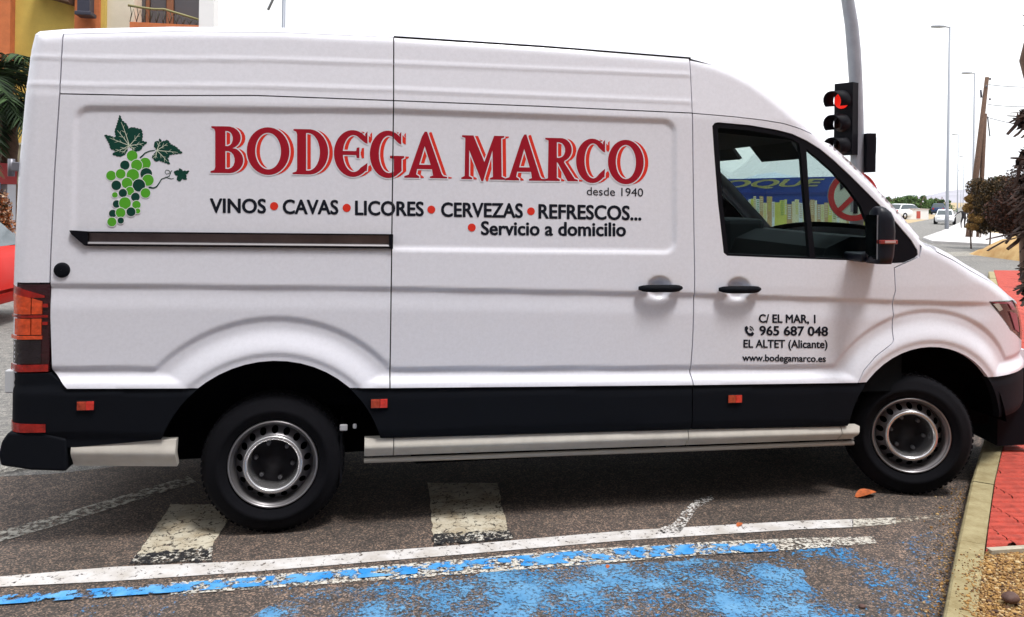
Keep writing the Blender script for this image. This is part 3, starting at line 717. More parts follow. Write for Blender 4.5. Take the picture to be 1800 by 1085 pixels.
loft('windscreen', [[(a[0] - .004, a[1], a[2] - .004) for a in s] for s in wsc], glassmat('screen_glass', (0.84, 0.93, 0.91), 0.5))
loft('bonnet', fine(IW1 + 1, 33, cr), PAINT)
loft('scuttle_panel', [section(IW1, .10), section(IW1 + 1, .07)], BLK, cols=(5, 40)); loft('scuttle_edge', [section(IW1, .10), section(IW1 + 1, .07)], PAINT, cols=(0, 5))
loft('rear_door', [section(i, 0.02) for i in range(0, 8)], PAINT, cols=(5, 40))
# front end: grille, badge bar, lower bumper
def yn(z): return 0.36
gr = MB()
def front_arc(z0, z1, x0, bul, mb, mi=0, th=.03, y0=0.40, n=14):
    vs = []; fs = []
    for k in range(n + 1):
        y = y0 + (VW - 2 * y0) * k / n; u = (y - YM) / (YM - y0); x = x0 + bul * (1 - abs(u) ** 2.2)
        vs += [(x, y, z0), (x, y, z1), (x - th, y, z1), (x - th, y, z0)]
    for k in range(n):
        a = k * 4; b = a + 4
        for j in range(4): fs.append((a + j, b + j, b + (j + 1) % 4, a + (j + 1) % 4))
    fs += [(0, 1, 2, 3), tuple(len(vs) - 4 + j for j in (3, 2, 1, 0))]
    mb.add(vs, fs, mi)
mb = MB(); front_arc(.16, .66, 4.79, .07, mb, 0, .25, .34); mb.build('front_bumper', BLK, van)
mb = MB(); front_arc(.66, .78, 4.77, .06, mb, 0, .1, .36); mb.build('bumper_panel', PAINT, van)
g = MB(); front_arc(.79, 1.10, 4.72, .05, g, 0, .06, .42); grille = g.build('grille', BLK, van)
CHR = mat('chrome', (0.75, 0.75, 0.77), 0.15, metal=1.0)
for z in (.86, .95, 1.04):
    b = MB(); front_arc(z, z + .015, 4.745, .05, b, 0, .02, .44); b.build('grille_bar', CHR, grille)
mb = MB(); front_arc(1.09, 1.13, 4.66, .05, mb, 0, .1, .40); mb.build('bonnet_lip', PAINT, van)

# ---- dark shells behind the seams
mb = MB(); mb.box((-1.02, .16, .62), (2.24, VW - .16, 2.36)); mb.box((-1.12, .14, .9), (-.9, VW - .14, 2.2)); mb.build('cargo_lining', DARK, van)
for yy in ((.060, .075), (VW - .075, VW - .060)):
    mb = MB()
    for x0, x1 in ((-1.09, -.60), (.64, 2.28)): mb.box((x0, yy[0], .50), (x1, yy[1], 1.2))
    mb.box((-1.08, yy[0] + .035, 1.2), (2.26, yy[1] + .035, 2.10)); mb.box((-1.06, yy[0] + .09, 2.10), (2.24, yy[1] + .09, 2.44))
    mb.box((-.60, yy[0] + .06, .95), (.64, yy[1] + .06, 1.2))
    mb.build('inner_panel', DARK, van)
mb = MB(); mb.box((-1.15, .37, .30), (4.5, VW - .37, .72)); mb.box((.60, .14, .36), (3.16, VW - .14, .70)); mb.build('underbody', DARK, van)
mb = MB(); mb.box((.75, .42, .19), (2.3, 1.15, .34), 0, .03); mb.build('fuel_tank_light_block', DARK, van)  # unseen tank, wheel, tray and silencer, added to block light under the van
mb = MB(); mb.lathe([(.02, .20), (.30, .20), (.34, .23), (.34, .38), (.02, .38)], (-.72, 1.02, 0), 'z', 24); mb.build('spare_wheel_light_block', DARK, van)
mb = MB(); mb.box((2.4, .45, .20), (4.4, 1.6, .34), 0, .03); mb.build('engine_tray_light_block', DARK, van)
mb = MB(); mb.box((.4, 1.62, .20), (3.2, 1.86, .34), 0, .03); mb.build('silencer_light_block', DARK, van)
for cx in (AR[0], AF[0]):
    for ya, yb in ((.03, .34), (VW - .34, VW - .03)):
        mb = MB(); vs = []; fs = []; n = 20
        for i in range(n + 1):
            a = math.pi * .96 - math.pi * .92 * i / n; rr_ = .575
            vs += [(cx + rr_ * math.cos(a), ya, .34 + rr_ * math.sin(a)), (cx + rr_ * math.cos(a), yb, .34 + rr_ * math.sin(a))]
        for i in range(n): a = 2 * i; fs.append((a, a + 1, a + 3, a + 2))
        yw = yb if ya < 1 else ya
        k = len(vs); vs.append((cx, yw, .34)); o_ = 1 if ya < 1 else 0
        for i in range(n): fs.append((2 * i + o_, 2 * i + 2 + o_, k))
        mb.add(vs, fs); mb.build('wheel_arch_liner', DARK, van)

# ---- black cladding along the flank
CB = line_z([(90, 766), (300, 770), (640, 768), (1210, 752), (1510, 746), (1800, 735)])
def clad(x, z):
    x = np.asarray(x, float); z = np.asarray(z, float); return -0.020 + PL(x) + 0.085 * (1 - np.sqrt(np.clip(1 - np.clip(1 - (x + 1.205) / .085, 0, 1) ** 2, 0, 1))) + .012 * sm((CB(x) + .03 - z) / .03) + 0.012 * sm((z - SILLT(x) + .012) / .012)
def cladpoly(x0, x1, c0=None, c1=None):
    top = []; n = 24
    P = [(x, sill(x) - .002) for x in np.linspace(x0, x1, 8)]
    bot = [(x, float(CB(x))) for x in np.linspace(x1, x0, 8)]
    return P + bot
def arcside(c, r, z0, z1, right, n=10):
    P = []
    for k in range(n + 1):
        z = z0 + (z1 - z0) * k / n; dx = math.sqrt(max(0, r * r - (z - c[1]) ** 2)); P.append((c[0] + (dx if right else -dx), z))
    return P
def cl(x0, x1, left, right, name='side_cladding'):
    zt0, zb0, zt1, zb1 = sill(x0), float(CB(x0)), sill(x1), float(CB(x1))
    L = arcside(left[0], left[1], zb0, zt0 - .002, True) if left else [(x0, zb0), (x0, zt0 - .002)]
    Rr = arcside(right[0], right[1], zt1 - .002, zb1, False) if right else [(x1, zt1 - .002), (x1, zb1)]
    xa, xb = L[-1][0], Rr[0][0]; T = [(x, sill(x) - .002) for x in np.linspace(xa, xb, 10)[1:-1]]
    xa, xb = Rr[-1][0], L[0][0]; B = [(x, float(CB(x))) for x in np.linspace(xa, xb, 10)[1:-1]]
    return both(name, L + T + Rr + B, BLK, fn=clad, gap=0.0, step=.03, depth=.05)
# rear piece rises to the lamp, slanting beside the body corner
zt = side(60, 656)[1]
rp = [(OUT[1][0] + .004, .50), (OUT[1][0] + .004, zt), (side(88, 656)[0], side(88, 656)[1]), (side(120, 680)[0], sill(-.95) - .002)] + [(x, sill(x) - .002) for x in np.linspace(-.85, -.55, 4)]
arcl = arcside(AR, ROP, sill(-.5), float(CB(-.5)), False)
rp = rp[:-1] + arcl + [(-.9, .50)]
both('side_cladding', rp, BLK, fn=clad, gap=0.0, step=.02, depth=.05)
cl(.55, 2.262, (AR, ROP), None); cl(2.268, 3.2, None, (AF, ROPF)); cl(4.29, 4.76, (AF, ROPF), None)
cl_front = None
# white lower panels and silver lip
LB = line_z([(125, 821), (310, 822), (640, 804), (1210, 784), (1510, 773)])
def low(x, z):
    x = np.asarray(x, float); z = np.asarray(z, float); u = np.clip((CB(x) - z) / (CB(x) - LB(x)), 0, 1); return 0.004 - .018 * sm(u / .5) + 0.045 * sm((u - .45) / .55)
def lowp(name, pa, pb, mt=PAINTB, cut=0):
    xa, xb = aty(pa, 790)[0], aty(pb, 780)[0]
    P = [(x, float(CB(x)) - .004) for x in np.linspace(xa, xb, 8)] + [(x - (cut if x > xb - .001 else 0), float(LB(x))) for x in np.linspace(xb, xa, 8)]
    return both(name, P, mt, fn=low, gap=.002, step=.014, depth=.05)
lowp('lower_side_panel', 125, 310); lowp('sill_panel', 640, 692); lowp('sill_panel', 692, 1209); lowp('sill_panel', 1209, 1478); lowp('sill_panel', 1478, 1512, cut=.03)
lip = MB(); xs = np.linspace(aty(640, 800)[0], aty(1506, 775)[0], 12)
for yl in (.035, VW - .035): lip = MB(); lip.tube([(x, yl, float(LB(x)) - .022) for x in xs], .014, 8); lip.build('sill_lip', mat('sill_alu', (0.40, 0.37, 0.33), .5, metal=.3), van)
# rear bumper with step
q = [aty(a, b, .02) for a, b in ((20, 756), (8, 772), (2, 795), (6, 815), (60, 823), (122, 825), (122, 768), (90, 760))]
qq = [(a[0], a[2]) for a in q]; mb = MB(); n = len(qq)
ys = [(-.006, 1.0), (-.018, .985), (.0, 1.0)]
bm = bmesh.new(); vv = [[bm.verts.new((x, y, z)) for x, z in qq] for y in (-.018, VW + .018)]
bm.faces.new(vv[0]); bm.faces.new(vv[1][::-1])
for i in range(n): bm.faces.new((vv[0][i], vv[1][i], vv[1][(i + 1) % n], vv[0][(i + 1) % n]))
bmesh.ops.recalc_face_normals(bm, faces=bm.faces); bmesh.ops.bevel(bm, geom=[e for e in bm.edges], offset=.014, segments=3, affect='EDGES', profile=.5)
me = bpy.data.meshes.new('rear_bumper'); bm.to_mesh(me); bm.free(); me.materials.append(BLK); o = bpy.data.objects.new('rear_bumper', me); COL.objects.link(o); o.parent = van

# ---- tail lamp, headlight, markers
def lens(name, col, rough=.12, em=0):
    return mat(name, col, rough, coat=.6, var=.35, vscale=30, bump=.35, bscale=70)
LR = lens('lamp_red', (0.30, 0.012, 0.008)); LO = lens('lamp_orange', (0.62, 0.075, 0.02)); LD = lens('lamp_smoked', (0.035, 0.006, 0.010)); LAMB = lens('lamp_marker', (0.38, 0.045, 0.02))
zA, zB = side(50, 498)[1], side(50, 655)[1]
xL0, xL1 = OUT[1][0] + .004, side(88, 560)[0]
def zz(py): return side(60, py)[1]
def xx(px): return side(px, 580)[0]
for far in (False, True):
    tl = panel('tail_lamp', [(xL0, zz(655)), (xL0, zz(498)), (xL1, zz(498)), (xL1, zz(655))], LD, fn=Y0, gap=.003, step=.012, off=.004, far=far)
    def piece(nm, x0, x1, ya, yb, mt_, off=-.001, ya2=None):
        panel(nm, [(xx(x0), zz(yb)), (xx(x0), zz(ya)), (xx(x1), zz(ya2 if ya2 else ya)), (xx(x1), zz(yb))], mt_, parent=tl, fn=Y0, gap=.001, step=.012, off=off, depth=.006, far=far)
    piece('red_lens', 20, 78, 500, 524, LR, -.001, 520); piece('orange_lens', 24, 54, 516, 553, LO, -.004, 524); piece('orange_lens', 55, 74, 524, 553, LO, -.003, 530)
    piece('red_lens', 20, 84, 554, 559, LR, -.002); piece('orange_lens', 26, 54, 560, 589, LO, -.004); piece('orange_lens', 55, 73, 560, 589, LO, -.003); piece('red_lens', 20, 75, 590, 597, LO, -.005)
    piece('dark_lens', 24, 73, 598, 640, lens('lamp_black', (0.012, .008, .012)), -.001); piece('red_lens', 20, 86, 641, 654, LR, -.004)
    piece('red_lens', 74, 84, 534, 541, LR, -.003); piece('red_lens', 74, 84, 566, 572, LR, -.003)
panel('reflector', [(OUT[1][0] + .006, aty(30, 758)[2]), (OUT[1][0] + .006, aty(30, 742)[2]), (aty(83, 744)[0], aty(83, 744)[2]), (aty(83, 758)[0], aty(83, 758)[2])], LR, fn=clad, off=-.004, gap=0, step=.02, depth=.01)
for (x0, y0, x1, y1) in ((136, 705, 166, 721), (652, 701, 681, 717), (1279, 694, 1303, 708)):
    a, b = aty(x0, y1, -.02), aty(x1, y0, -.02); mb = MB(); mb.box((a[0] - .004, -.026, a[2] - .004), (b[0] + .004, -.012, b[2] + .004), 1, .003)
    xm = a[0] + (b[0] - a[0]) * .55; mb.box((a[0], -.031, a[2]), (xm - .001, -.024, b[2]), 0, .002); mb.box((xm, -.032, a[2]), (b[0], -.024, b[2]), 2, .002)
    mb.build('side_marker', [LAMB, BLK, lens('lamp_marker2', (.6, .035, .025))], van)
hp = sides([(1740, 532), (1752, 528), (1770, 527), (1783, 528), (1790, 545), (1795, 570), (1796, 592), (1793, 597), (1776, 580), (1758, 554)])
hp = clean(hp)
hxm = max(p_[0] for p_ in hp); hp2 = [(min(a, 4.76), b) for a, b in hp]
for far in (False, True):
    try:
        hd = panel('headlight', hp2, mat('lamp_bowl', (.06, .012, .02), .25, metal=.3, coat=1), fn=Y0, gap=.001, step=.012, off=.012, far=far)
        c = ((hp2[0][0] * .4 + hp2[4][0] * .6), (hp2[0][1] * .35 + hp2[6][1] * .65))
        def hpc(nm, pts, mt_, off): panel(nm, clean(sides(pts)), mt_, parent=hd, fn=Y0, gap=0, step=.012, off=off, depth=.006, far=far)
        hpc('reflector', [(1747, 535), (1757, 533), (1764, 544), (1758, 548)], mat('lamp_silver', (.8, .85, .82), .2, metal=.6), .004)
        hpc('chrome_strip', [(1745, 531), (1780, 530), (1786, 545), (1780, 545), (1774, 534), (1750, 534)], mat('lamp_pink', (.62, .12, .2), .3, metal=.3), .005)
        hpc('indicator_lens', [(1776, 548), (1788, 552), (1793, 585), (1786, 580)], mat('lamp_pink', (.62, .12, .2)), .004)
        panel('lens', hp2, GLASS, parent=hd, fn=Y0, gap=.001, step=.012, off=-.002, far=far)
    except Exception as ex: print('headlight', ex)

# ---- rail of the sliding door
RZT = line_z([(125, 407), (690, 412)], .0); RZB = line_z([(125, 432), (690, 437)], .0)
xr0, xr1 = side(152, 420)[0], side(690, 420)[0]
yr = float(T_(np.array(1.42)))
RAILM = mat('rail_metal', (0.16, 0.13, 0.14), .35, metal=.7, var=.3, vscale=3)
rail = MB(); n = 12; X = np.linspace(xr0, xr1, n)
prof = [(-.012, 1.0), (-.012, .93), (.004, .90), (.006, .30), (-.010, .26), (-.014, .16), (-.010, .10), (-.010, .0), (.03, 0), (.03, 1.0)]
vs = []; fs = []
for x in X:
    a, b = float(RZT(x)), float(RZB(x))
    for y, u in prof: vs.append((x, yr + y, b + (a - b) * u))
k = len(prof)
for i in range(n - 1):
    for j in range(k): fs.append((i * k + j, i * k + (j + 1) % k, (i + 1) * k + (j + 1) % k, (i + 1) * k + j))
fs += [tuple(range(k)), tuple(range((n - 1) * k, n * k))[::-1]]
rl = mesh_obj('door_rail', vs, fs, [RAILM, RUB2, mat('rail_bright', (.26, .25, .26), .4, metal=.5)], van, False, [(1 if j in (0, 1, 6, 7, 8, 9) else 2 if j in (3, 4) else 0) for i in range(n - 1) for j in range(k)] + [1, 1])
bm = bmesh.new(); bm.from_mesh(rl.data); bmesh.ops.recalc_face_normals(bm, faces=bm.faces); bm.to_mesh(rl.data); bm.free()
cap = sides([(124, 405), (156, 407), (156, 432), (150, 431), (128, 412)])
mb = MB(); mb.prism(cap, yr - .014, yr + .03); mb.build('rail_cap', RUB2, van)
a = side(684, 412); b = side(692, 437); mb = MB(); mb.box((a[0], yr - .014, b[1]), (b[0] - .004, yr + .03, a[1]), 0); mb.build('rail_stop', RUB2, van)
# fuel cap
c = side(109, 475); mb = MB(); yc = float(Yf(np.array(c[0]), np.array(c[1])))
mb.lathe([(0.0005, -.012), (.022, -.013), (.033, -.010), (.037, -.002), (.037, .01)], (c[0], yc, c[1]), 'y', 32); mb.build('round_cap', BLK, van)
# handles
def handle(hx_, hz_, parent):
    yb = float(Y0(np.array(hx_), np.array(hz_))) ; L = .125
    mb = MB(); pts = []; rad = []
    for i in range(13):
        u = -1 + 2 * i / 12; pts.append((hx_ + u * L, yb - .012 - .026 * (1 - abs(u) ** 3), hz_ + .006)); rad.append(.021 * (1 - .55 * abs(u) ** 6))
    mb.tube(pts, rad, 12, 0)
    o = mb.build('door_handle', BLK, parent); return o
handle(HND[0][0], HND[0][1], slide); handle(HND[1][0], HND[1][1], door)
# hinge of the tail door
mb = MB(); h = aty(22, 294, .10); mb.tube([(h[0] - .005, .10, h[2] - .045), (h[0] - .005, .10, h[2] + .04)], .016, 10); mb.box((h[0], .085, h[2] - .02), (h[0] + .05, .11, h[2] + .025), 0, .004)
mb.build('door_hinge', mat('hinge_grey', (.20, .20, .23), .4, metal=.3), van)
mb = MB(); h = aty(15, 668, .05); mb.box((h[0] - .01, .03, h[2] - .06), (h[0] + .05, .07, h[2] + .05), 0, .006); mb.build('number_plate_lamp', mat('grey_plastic', (.5, .52, .55), .5), van)

# ---- door windows, frit, divider, mirror
def yw(x, z): return Y0(x, z) + .004
g1 = sides([(1262, 224), (1318, 229), (1365, 237), (1392, 244), (1405, 252), (1409, 275), (1424, 452), (1281, 446), (1271, 357)])
g2 = sides([(1418, 262), (1440, 280), (1464, 301), (1493, 333), (1514, 362), (1526, 392), (1530, 456), (1434, 453), (1424, 360)])
wf = both('window_frame', win, RUB2, fn=yw, gap=.0, holes=[g1, g2], depth=.03, step=.025)
both('side_window', g1, GLASS, fn=yw, gap=-.002, off=.004, step=.05, depth=.002)
both('quarter_window', g2, GLASS, fn=yw, gap=-.002, off=.004, step=.05, depth=.002)
# mirror: arm, lower foot, housing with indicator
mx0, mz0 = side(1545, 420)
def mp_(px, py, Y): a = aty(px, py, Y); return a
mir = empty('door_mirror'); mir.parent = van
def rounded(name, secs, mt_, par):
    # secs: list of (centre, half-x, half-y) going up
    mb = MB(); n = 20; vs = []; fs = []
    for (cx, cy, cz), hx_, hy in secs:
        for k in range(n):
            a = 2 * math.pi * k / n; ca_, sa_ = math.cos(a), math.sin(a); e = .6
            vs.append((cx + hx_ * math.copysign(abs(ca_) ** e, ca_), cy + hy * math.copysign(abs(sa_) ** e, sa_), cz))
    for i in range(len(secs) - 1):
        for k in range(n): k2 = (k + 1) % n; fs.append((i * n + k, i * n + k2, (i + 1) * n + k2, (i + 1) * n + k))
    fs += [tuple(range(n))[::-1], tuple(range((len(secs) - 1) * n, len(secs) * n))]
    mb.add(vs, fs, 0, True); return mb.build(name, mt_, par)
YMR = -.17
MIRM = mat('mirror_black', (0.008, 0.009, 0.015), .4, spec=.25)
def mc(px, py): return aty(px, py, YMR)
sec = []
for py, xl, xr in ((463, 1527, 1562), (450, 1528, 1566), (430, 1530, 1568), (405, 1531, 1569), (385, 1532, 1567), (373, 1533, 1562), (366, 1537, 1554), (363, 1541, 1549)):
    a, b = mc(xl, py), mc(xr, py); hy = .065 * (1 if py > 380 else .85 if py > 370 else .6 if py > 365 else .35); sec.append((((a[0] + b[0]) / 2, YMR, (a[2] + b[2]) / 2), (b[0] - a[0]) / 2 * .86, hy))
rounded('mirror_housing', sec, MIRM, mir)
a, b = mc(1533, 429), mc(1568, 421); mb = MB(); mb.box((a[0] + .004, YMR - .069, a[2] + .003), (b[0] - .012, YMR - .05, b[2]), 0, .004); mb.box((a[0] + (b[0] - a[0]) * .25, YMR - .072, a[2] + .008), (b[0] - .028, YMR - .06, b[2] - .004), 1, .002)
mb.build('mirror_indicator', [mat('ind_red', (.25, .03, .025), .2, coat=.6), mat('ind_clear', (.5, .32, .3), .2, coat=.6)], mir)
mb = MB(); a = aty(1545, 455, -.05); mb.box((mc(1524, 458)[0], -.12, mc(1530, 463)[2] - .0), (mc(1568, 458)[0] + .02, .06, mc(1530, 447)[2]), 0, .012); mb.build('mirror_arm', MIRM, mir)
mb = MB(); a0, b0 = mc(1534, 455), mc(1562, 378); mb.box((a0[0] - .012, YMR - .05, a0[2]), (a0[0] - .004, YMR + .05, b0[2]), 0); mb.build('mirror_glass', mat('mirror_face', (.5, .5, .52), .05, metal=1), mir)
# copy for the far side
mir2 = copy_tree(mir, van)
for o in [mir2] + list(mir2.children):
    if o.data:
        me = o.data.copy(); co = np.empty(len(me.vertices) * 3, 'f'); me.vertices.foreach_get('co', co); co[1::3] = VW - co[1::3]; me.vertices.foreach_set('co', co); me.flip_normals(); o.data = me

# ---- cab: seats, dashboard, wheel, headlining, visors
mb = MB(); mb.box((2.26, .10, .62), (3.15, VW - .10, .70)); mb.box((2.26, .11, .62), (2.29, VW - .11, 2.42)); mb.build('cab_bulkhead', TRIM, van)
for ya, yb in ((.055, .07), (VW - .07, VW - .055)): mb = MB(); mb.prism([(2.30, .62), (3.62, .62), (3.62, 1.40), (3.4, 1.415), (2.50, 1.43), (2.30, 1.43)], ya, yb); mb.build('door_lining', TRIM, van)
mb = MB(); mb.prism([(3.10, .70), (3.22, 1.10), (3.10, 1.30), (3.16, 1.46), (3.32, 1.53), (3.62, 1.52), (3.78, 1.42), (3.85, 1.2), (3.85, .95)], .13, VW - .13); mb.box((3.08, 1.30, 1.30), (3.40, 1.72, 1.60), 0, .04); mb.build('dashboard', TRIM, van)
mb = MB()
pts = [(3.02 + .03 * 0 + .09 * math.sin(a), 1.51 + .19 * math.cos(a), 1.36 + .17 * math.sin(a)) for a in np.linspace(0, 2 * math.pi, 25)]
mb.tube(pts, .014, 8, cap=False); mb.tube([(3.02, 1.33, 1.36), (3.02, 1.69, 1.36)], .016, 6); mb.tube([(3.02, 1.51, 1.36), (3.2, 1.51, 1.28)], .03, 8); mb.build('steering_wheel', TRIM, van)
def seat(y0_, y1_):
    s = empty('cab_seat'); s.parent = van
    mb = MB(); mb.box((2.42, y0_, .95), (2.92, y1_, 1.10), 0, .04); mb.box((2.45, y0_ + .03, .7), (2.88, y1_ - .03, .96)); mb.build('seat_cushion', TRIM, s)
    mb = MB(); mb.prism([(2.32, 1.05), (2.44, 1.05), (2.40, 1.66), (2.30, 1.66)], y0_, y1_); mb.build('seat_backrest', TRIM, s)
    mb = MB(); ym = (y0_ + y1_) / 2; mb.box((2.30, ym - .13, 1.69), (2.39, ym + .13, 1.87), 0, .03); mb.build('headrest', TRIM, s)
seat(.22, .74); seat(.78, 1.18); seat(1.28, 1.80)
# headlining follows the roof, visors drop over the screen
head = []
for i in range(14, IW0 + 1):
    s = section(i, .02); head.append([(a - .03, max(b, .2), c - .07) for a, b, c in s])
loft('headlining', head, mat('headlining', (.02, .02, .025), .9))
loft('headlining', [[(a, b, 2.15 + .0 * a) for a, b, c in head[0]], [(3.02, b, 2.10) for a, b, c in head[0]]], mat('headlining', (.02, .02, .025)))
x1_, z1_ = OUT[IW0][0], OUT[IW0][1]
for ya, yb, dz in ((.30, .86, .0), (1.12, 1.76, .03)):
    mb = MB(); mb.add([(x1_ + .02, ya, z1_ - .02), (x1_ + .02, yb, z1_ - .02), (x1_ + .16, yb - .03, z1_ - .20 + dz), (x1_ + .16, ya + .03, z1_ - .20 + dz), (x1_ - .0, ya, z1_ - .03), (x1_ - .0, yb, z1_ - .03), (x1_ + .14, yb - .03, z1_ - .21 + dz), (x1_ + .14, ya + .03, z1_ - .21 + dz)], [(0, 1, 2, 3), (7, 6, 5, 4), (0, 4, 5, 1), (1, 5, 6, 2), (2, 6, 7, 3), (3, 7, 4, 0)]); mb.build('sun_visor', mat('headlining', (.02, .02, .025)), van)

# ---- wheels: tyre with sidewall relief, steel rim with vent holes, bright ring, deep hub
STEEL = mat('rim_steel', (0.62, 0.61, 0.62), .26, metal=.9, var=.08, vscale=20); STEELD = mat('rim_dark', (0.012, 0.011, 0.014), .6, spec=.2)
def wheel(cx, cy, out, steer=0.0):
    s = -1 if out else 1
    wv = empty('wheel', (cx, cy, .356)); wv.parent = van
    c = (0, 0, 0)
    mb = MB(); P = [(.222, .02), (.228, 0), (.240, -.010), (.262, -.016), (.264, -.019), (.285, -.021), (.287, -.017), (.318, -.014), (.335, .004), (.349, .024), (.354, .045), (.356, .10), (.354, .17), (.349, .19), (.335, .212), (.30, .23), (.22, .215)]
    mb.lathe([(r, o * -s) for r, o in P], c, 'y', 72); t = mb.build('tyre', RUB, wv)
    # tread blocks
    mb = MB()
    for k in range(64):
        a = 2 * math.pi * k / 64
        for oo in (.035, .075, .115, .155):
            a2 = a + (.02 if oo in (.075, .155) else 0); w_ = .028; r0, r1 = .35, .3575
            vs = []
            for rr_ in (r0, r1):
                for da, dy in ((-.03, 0), (.03, 0), (.03, w_), (-.03, w_)): vs.append((rr_ * math.cos(a2 + da), (oo + dy - .01) * -s, rr_ * math.sin(a2 + da)))
            mb.add(vs, [(4, 5, 6, 7), (0, 1, 5, 4), (1, 2, 6, 5), (2, 3, 7, 6), (3, 0, 4, 7)])
    tag(mb.build('tread_blocks', RUB, wv, True), kind='stuff')
    mb = MB(); P = [(.226, .012), (.222, -.006), (.217, -.008), (.212, .000), (.209, .010), (.200, .014), (.196, .040), (.192, .058)]
    mb.lathe([(r, o * -s) for r, o in P], c, 'y', 72); rim = mb.build('rim', [mat('rim_edge', (.30, .29, .30), .35, metal=.85)], wv)
    # disc with round holes
    N = 18; vs = []; fs = []; rm = .170; hr = .0165; ring = []
    Yd = .030
    prof = lambda r: (.058 - (.196 - r) / (.196 - .148) * .052) * -s
    for k in range(N):
        a0 = 2 * math.pi * (k - .5) / N; a1 = 2 * math.pi * (k + .5) / N; am = (a0 + a1) / 2; m_ = 16; k0 = len(vs)
        for j in range(m_):   # hole rim, then cell border
            q = 2 * math.pi * j / m_; hx_, hz_ = rm + hr * math.cos(q), hr * math.sin(q); r_ = math.hypot(hx_, hz_); aa = am + math.atan2(hz_, hx_); vs.append((r_ * math.cos(aa), prof(r_), r_ * math.sin(aa)))
        for j in range(m_):
            q = 2 * math.pi * j / m_; cx_, cz_ = math.cos(q), math.sin(q); k_ = 1 / max(abs(cx_), abs(cz_)); u, v = cx_ * k_, cz_ * k_; r_ = rm + u * .024; aa = am + v * math.pi / N; vs.append((r_ * math.cos(aa), prof(r_), r_ * math.sin(aa)))
        for j in range(m_): j2 = (j + 1) % m_; fs.append((k0 + j, k0 + j2, k0 + m_ + j2, k0 + m_ + j))
    mb = MB(); mb.add(vs, fs, 0, False)
    mb.lathe([(.194, prof(.194)), (.199, prof(.199))], c, 'y', 72)
    disc = mb.build('rim_disc', STEELD if False else mat('rim_disc_steel', (.16, .155, .165), .38, metal=.85), wv)
    mb = MB(); P = [(.149, .010), (.150, -.002), (.146, -.010), (.138, -.013), (.130, -.009), (.123, .004), (.118, .030), (.115, .085)]
    mb.lathe([(r, o * -s) for r, o in P], c, 'y', 72); mb.build('rim_ring', STEEL, wv)
    mb = MB(); P = [(.1155, .085), (.075, .088), (.07, .080), (.045, .078), (.04, .055), (.0, .053)]
    mb.lathe([(r, o * -s) for r, o in P], c, 'y', 48); hub = mb.build('hub', STEELD, wv)
    for k in range(6):
        a = 2 * math.pi * k / 6; mb = MB(); mb.lathe([(.0, .060 * -s), (.011, .060 * -s), (.011, .086 * -s)], (.094 * math.cos(a), 0, .094 * math.sin(a)), 'y', 6); mb.build('wheel_nut', mat('nut_steel', (.12, .12, .13), .4, metal=.6), wv)
    mb = MB(); mb.lathe([(.20, .10 * -s), (.0, .10 * -s)], c, 'y', 40); mb.build('brake_disc', DARK, wv)
    wv.rotation_euler = (0, random.random(), 0) if not steer else (0, random.random(), steer)
    return wv
wheel(.018, .045, True); wheel(3.672, .030, True, R(-19)); wheel(.018, VW - .045, False); wheel(3.68, VW - .05, False, R(-19))
# mud flap with its fixings behind the rear wheel
mb = MB(); a, b = aty(598, 770, .1), aty(634, 745, .1); mb.box((a[0], .05, .24), (a[0] + .012, .30, .52)); mf = mb.build('mud_flap', RUB, van)
for (x0, y0, x1, y1) in ((597, 746, 611, 758), (620, 745, 627, 754)):
    a, b = aty(x0, y1, .035), aty(x1, y0, .035); mb = MB(); mb.box((a[0], .03, a[2]), (b[0], .045, b[2]), 0, .006); mb.build('bracket', mat('bracket_grey', (.42, .42, .44), .6), mf)
for far, ty in ((0, .2),):
    mb = MB(); mb.tube([(.018, .28, .356), (.018, VW - .28, .356)], .06, 10); mb.build('axle', DARK, van)
# panel drip line above the sliding door
mb = MB(); L = [edge_pt(i, DE - .002) for i in range(12, 15)]
mb.tube([(x, float(T_(np.array(z))) + .012, z) for x, z in L], .005, 6); mb.build('drip_rail', RUB2, van)

# ================================================================== LETTERING ON THE VAN
RED1 = mat('letter_crimson', (0.32, 0.007, 0.020), .6, spec=.15); RED2 = mat('letter_red', (0.68, 0.035, 0.02), .6, spec=.15); INK = mat('letter_black', (0.008, 0.010, 0.018), .6, spec=.12)
WHT = mat('letter_edge', (0.80, 0.80, 0.82), .35); GRN = mat('grape_green', (0.085, 0.36, 0.025), .6, spec=.15); DGR = mat('grape_dark', (0.006, 0.048, 0.034), .6, spec=.12); PGR = mat('vein_pale', (0.62, 0.68, 0.55), .35)
seam_x = SS[1][0]
def place(bm, off, sz=False):
    lay = []
    for v in bm.verts:
        x, z = side(v.co.x, v.co.y, .016 if not sz else 0); lay.append(v.co.z); v.co = Vector((x, 0, z))
    xs = np.array([v.co.x for v in bm.verts]); zs_ = np.array([v.co.z for v in bm.verts]); ys_ = Yf(xs, zs_)
    for v, y, l_ in zip(bm.verts, ys_, lay): v.co.y = y - off - l_
    # the door seam cuts through the film
    g = .0035
    for sx in (-g, g): bmesh.ops.bisect_plane(bm, geom=bm.verts[:] + bm.edges[:] + bm.faces[:], plane_co=(seam_x + sx, 0, 0), plane_no=(1, 0, 0))
    bmesh.ops.delete(bm, geom=[f for f in bm.faces if abs(f.calc_center_median().x - seam_x) < g], context='FACES')
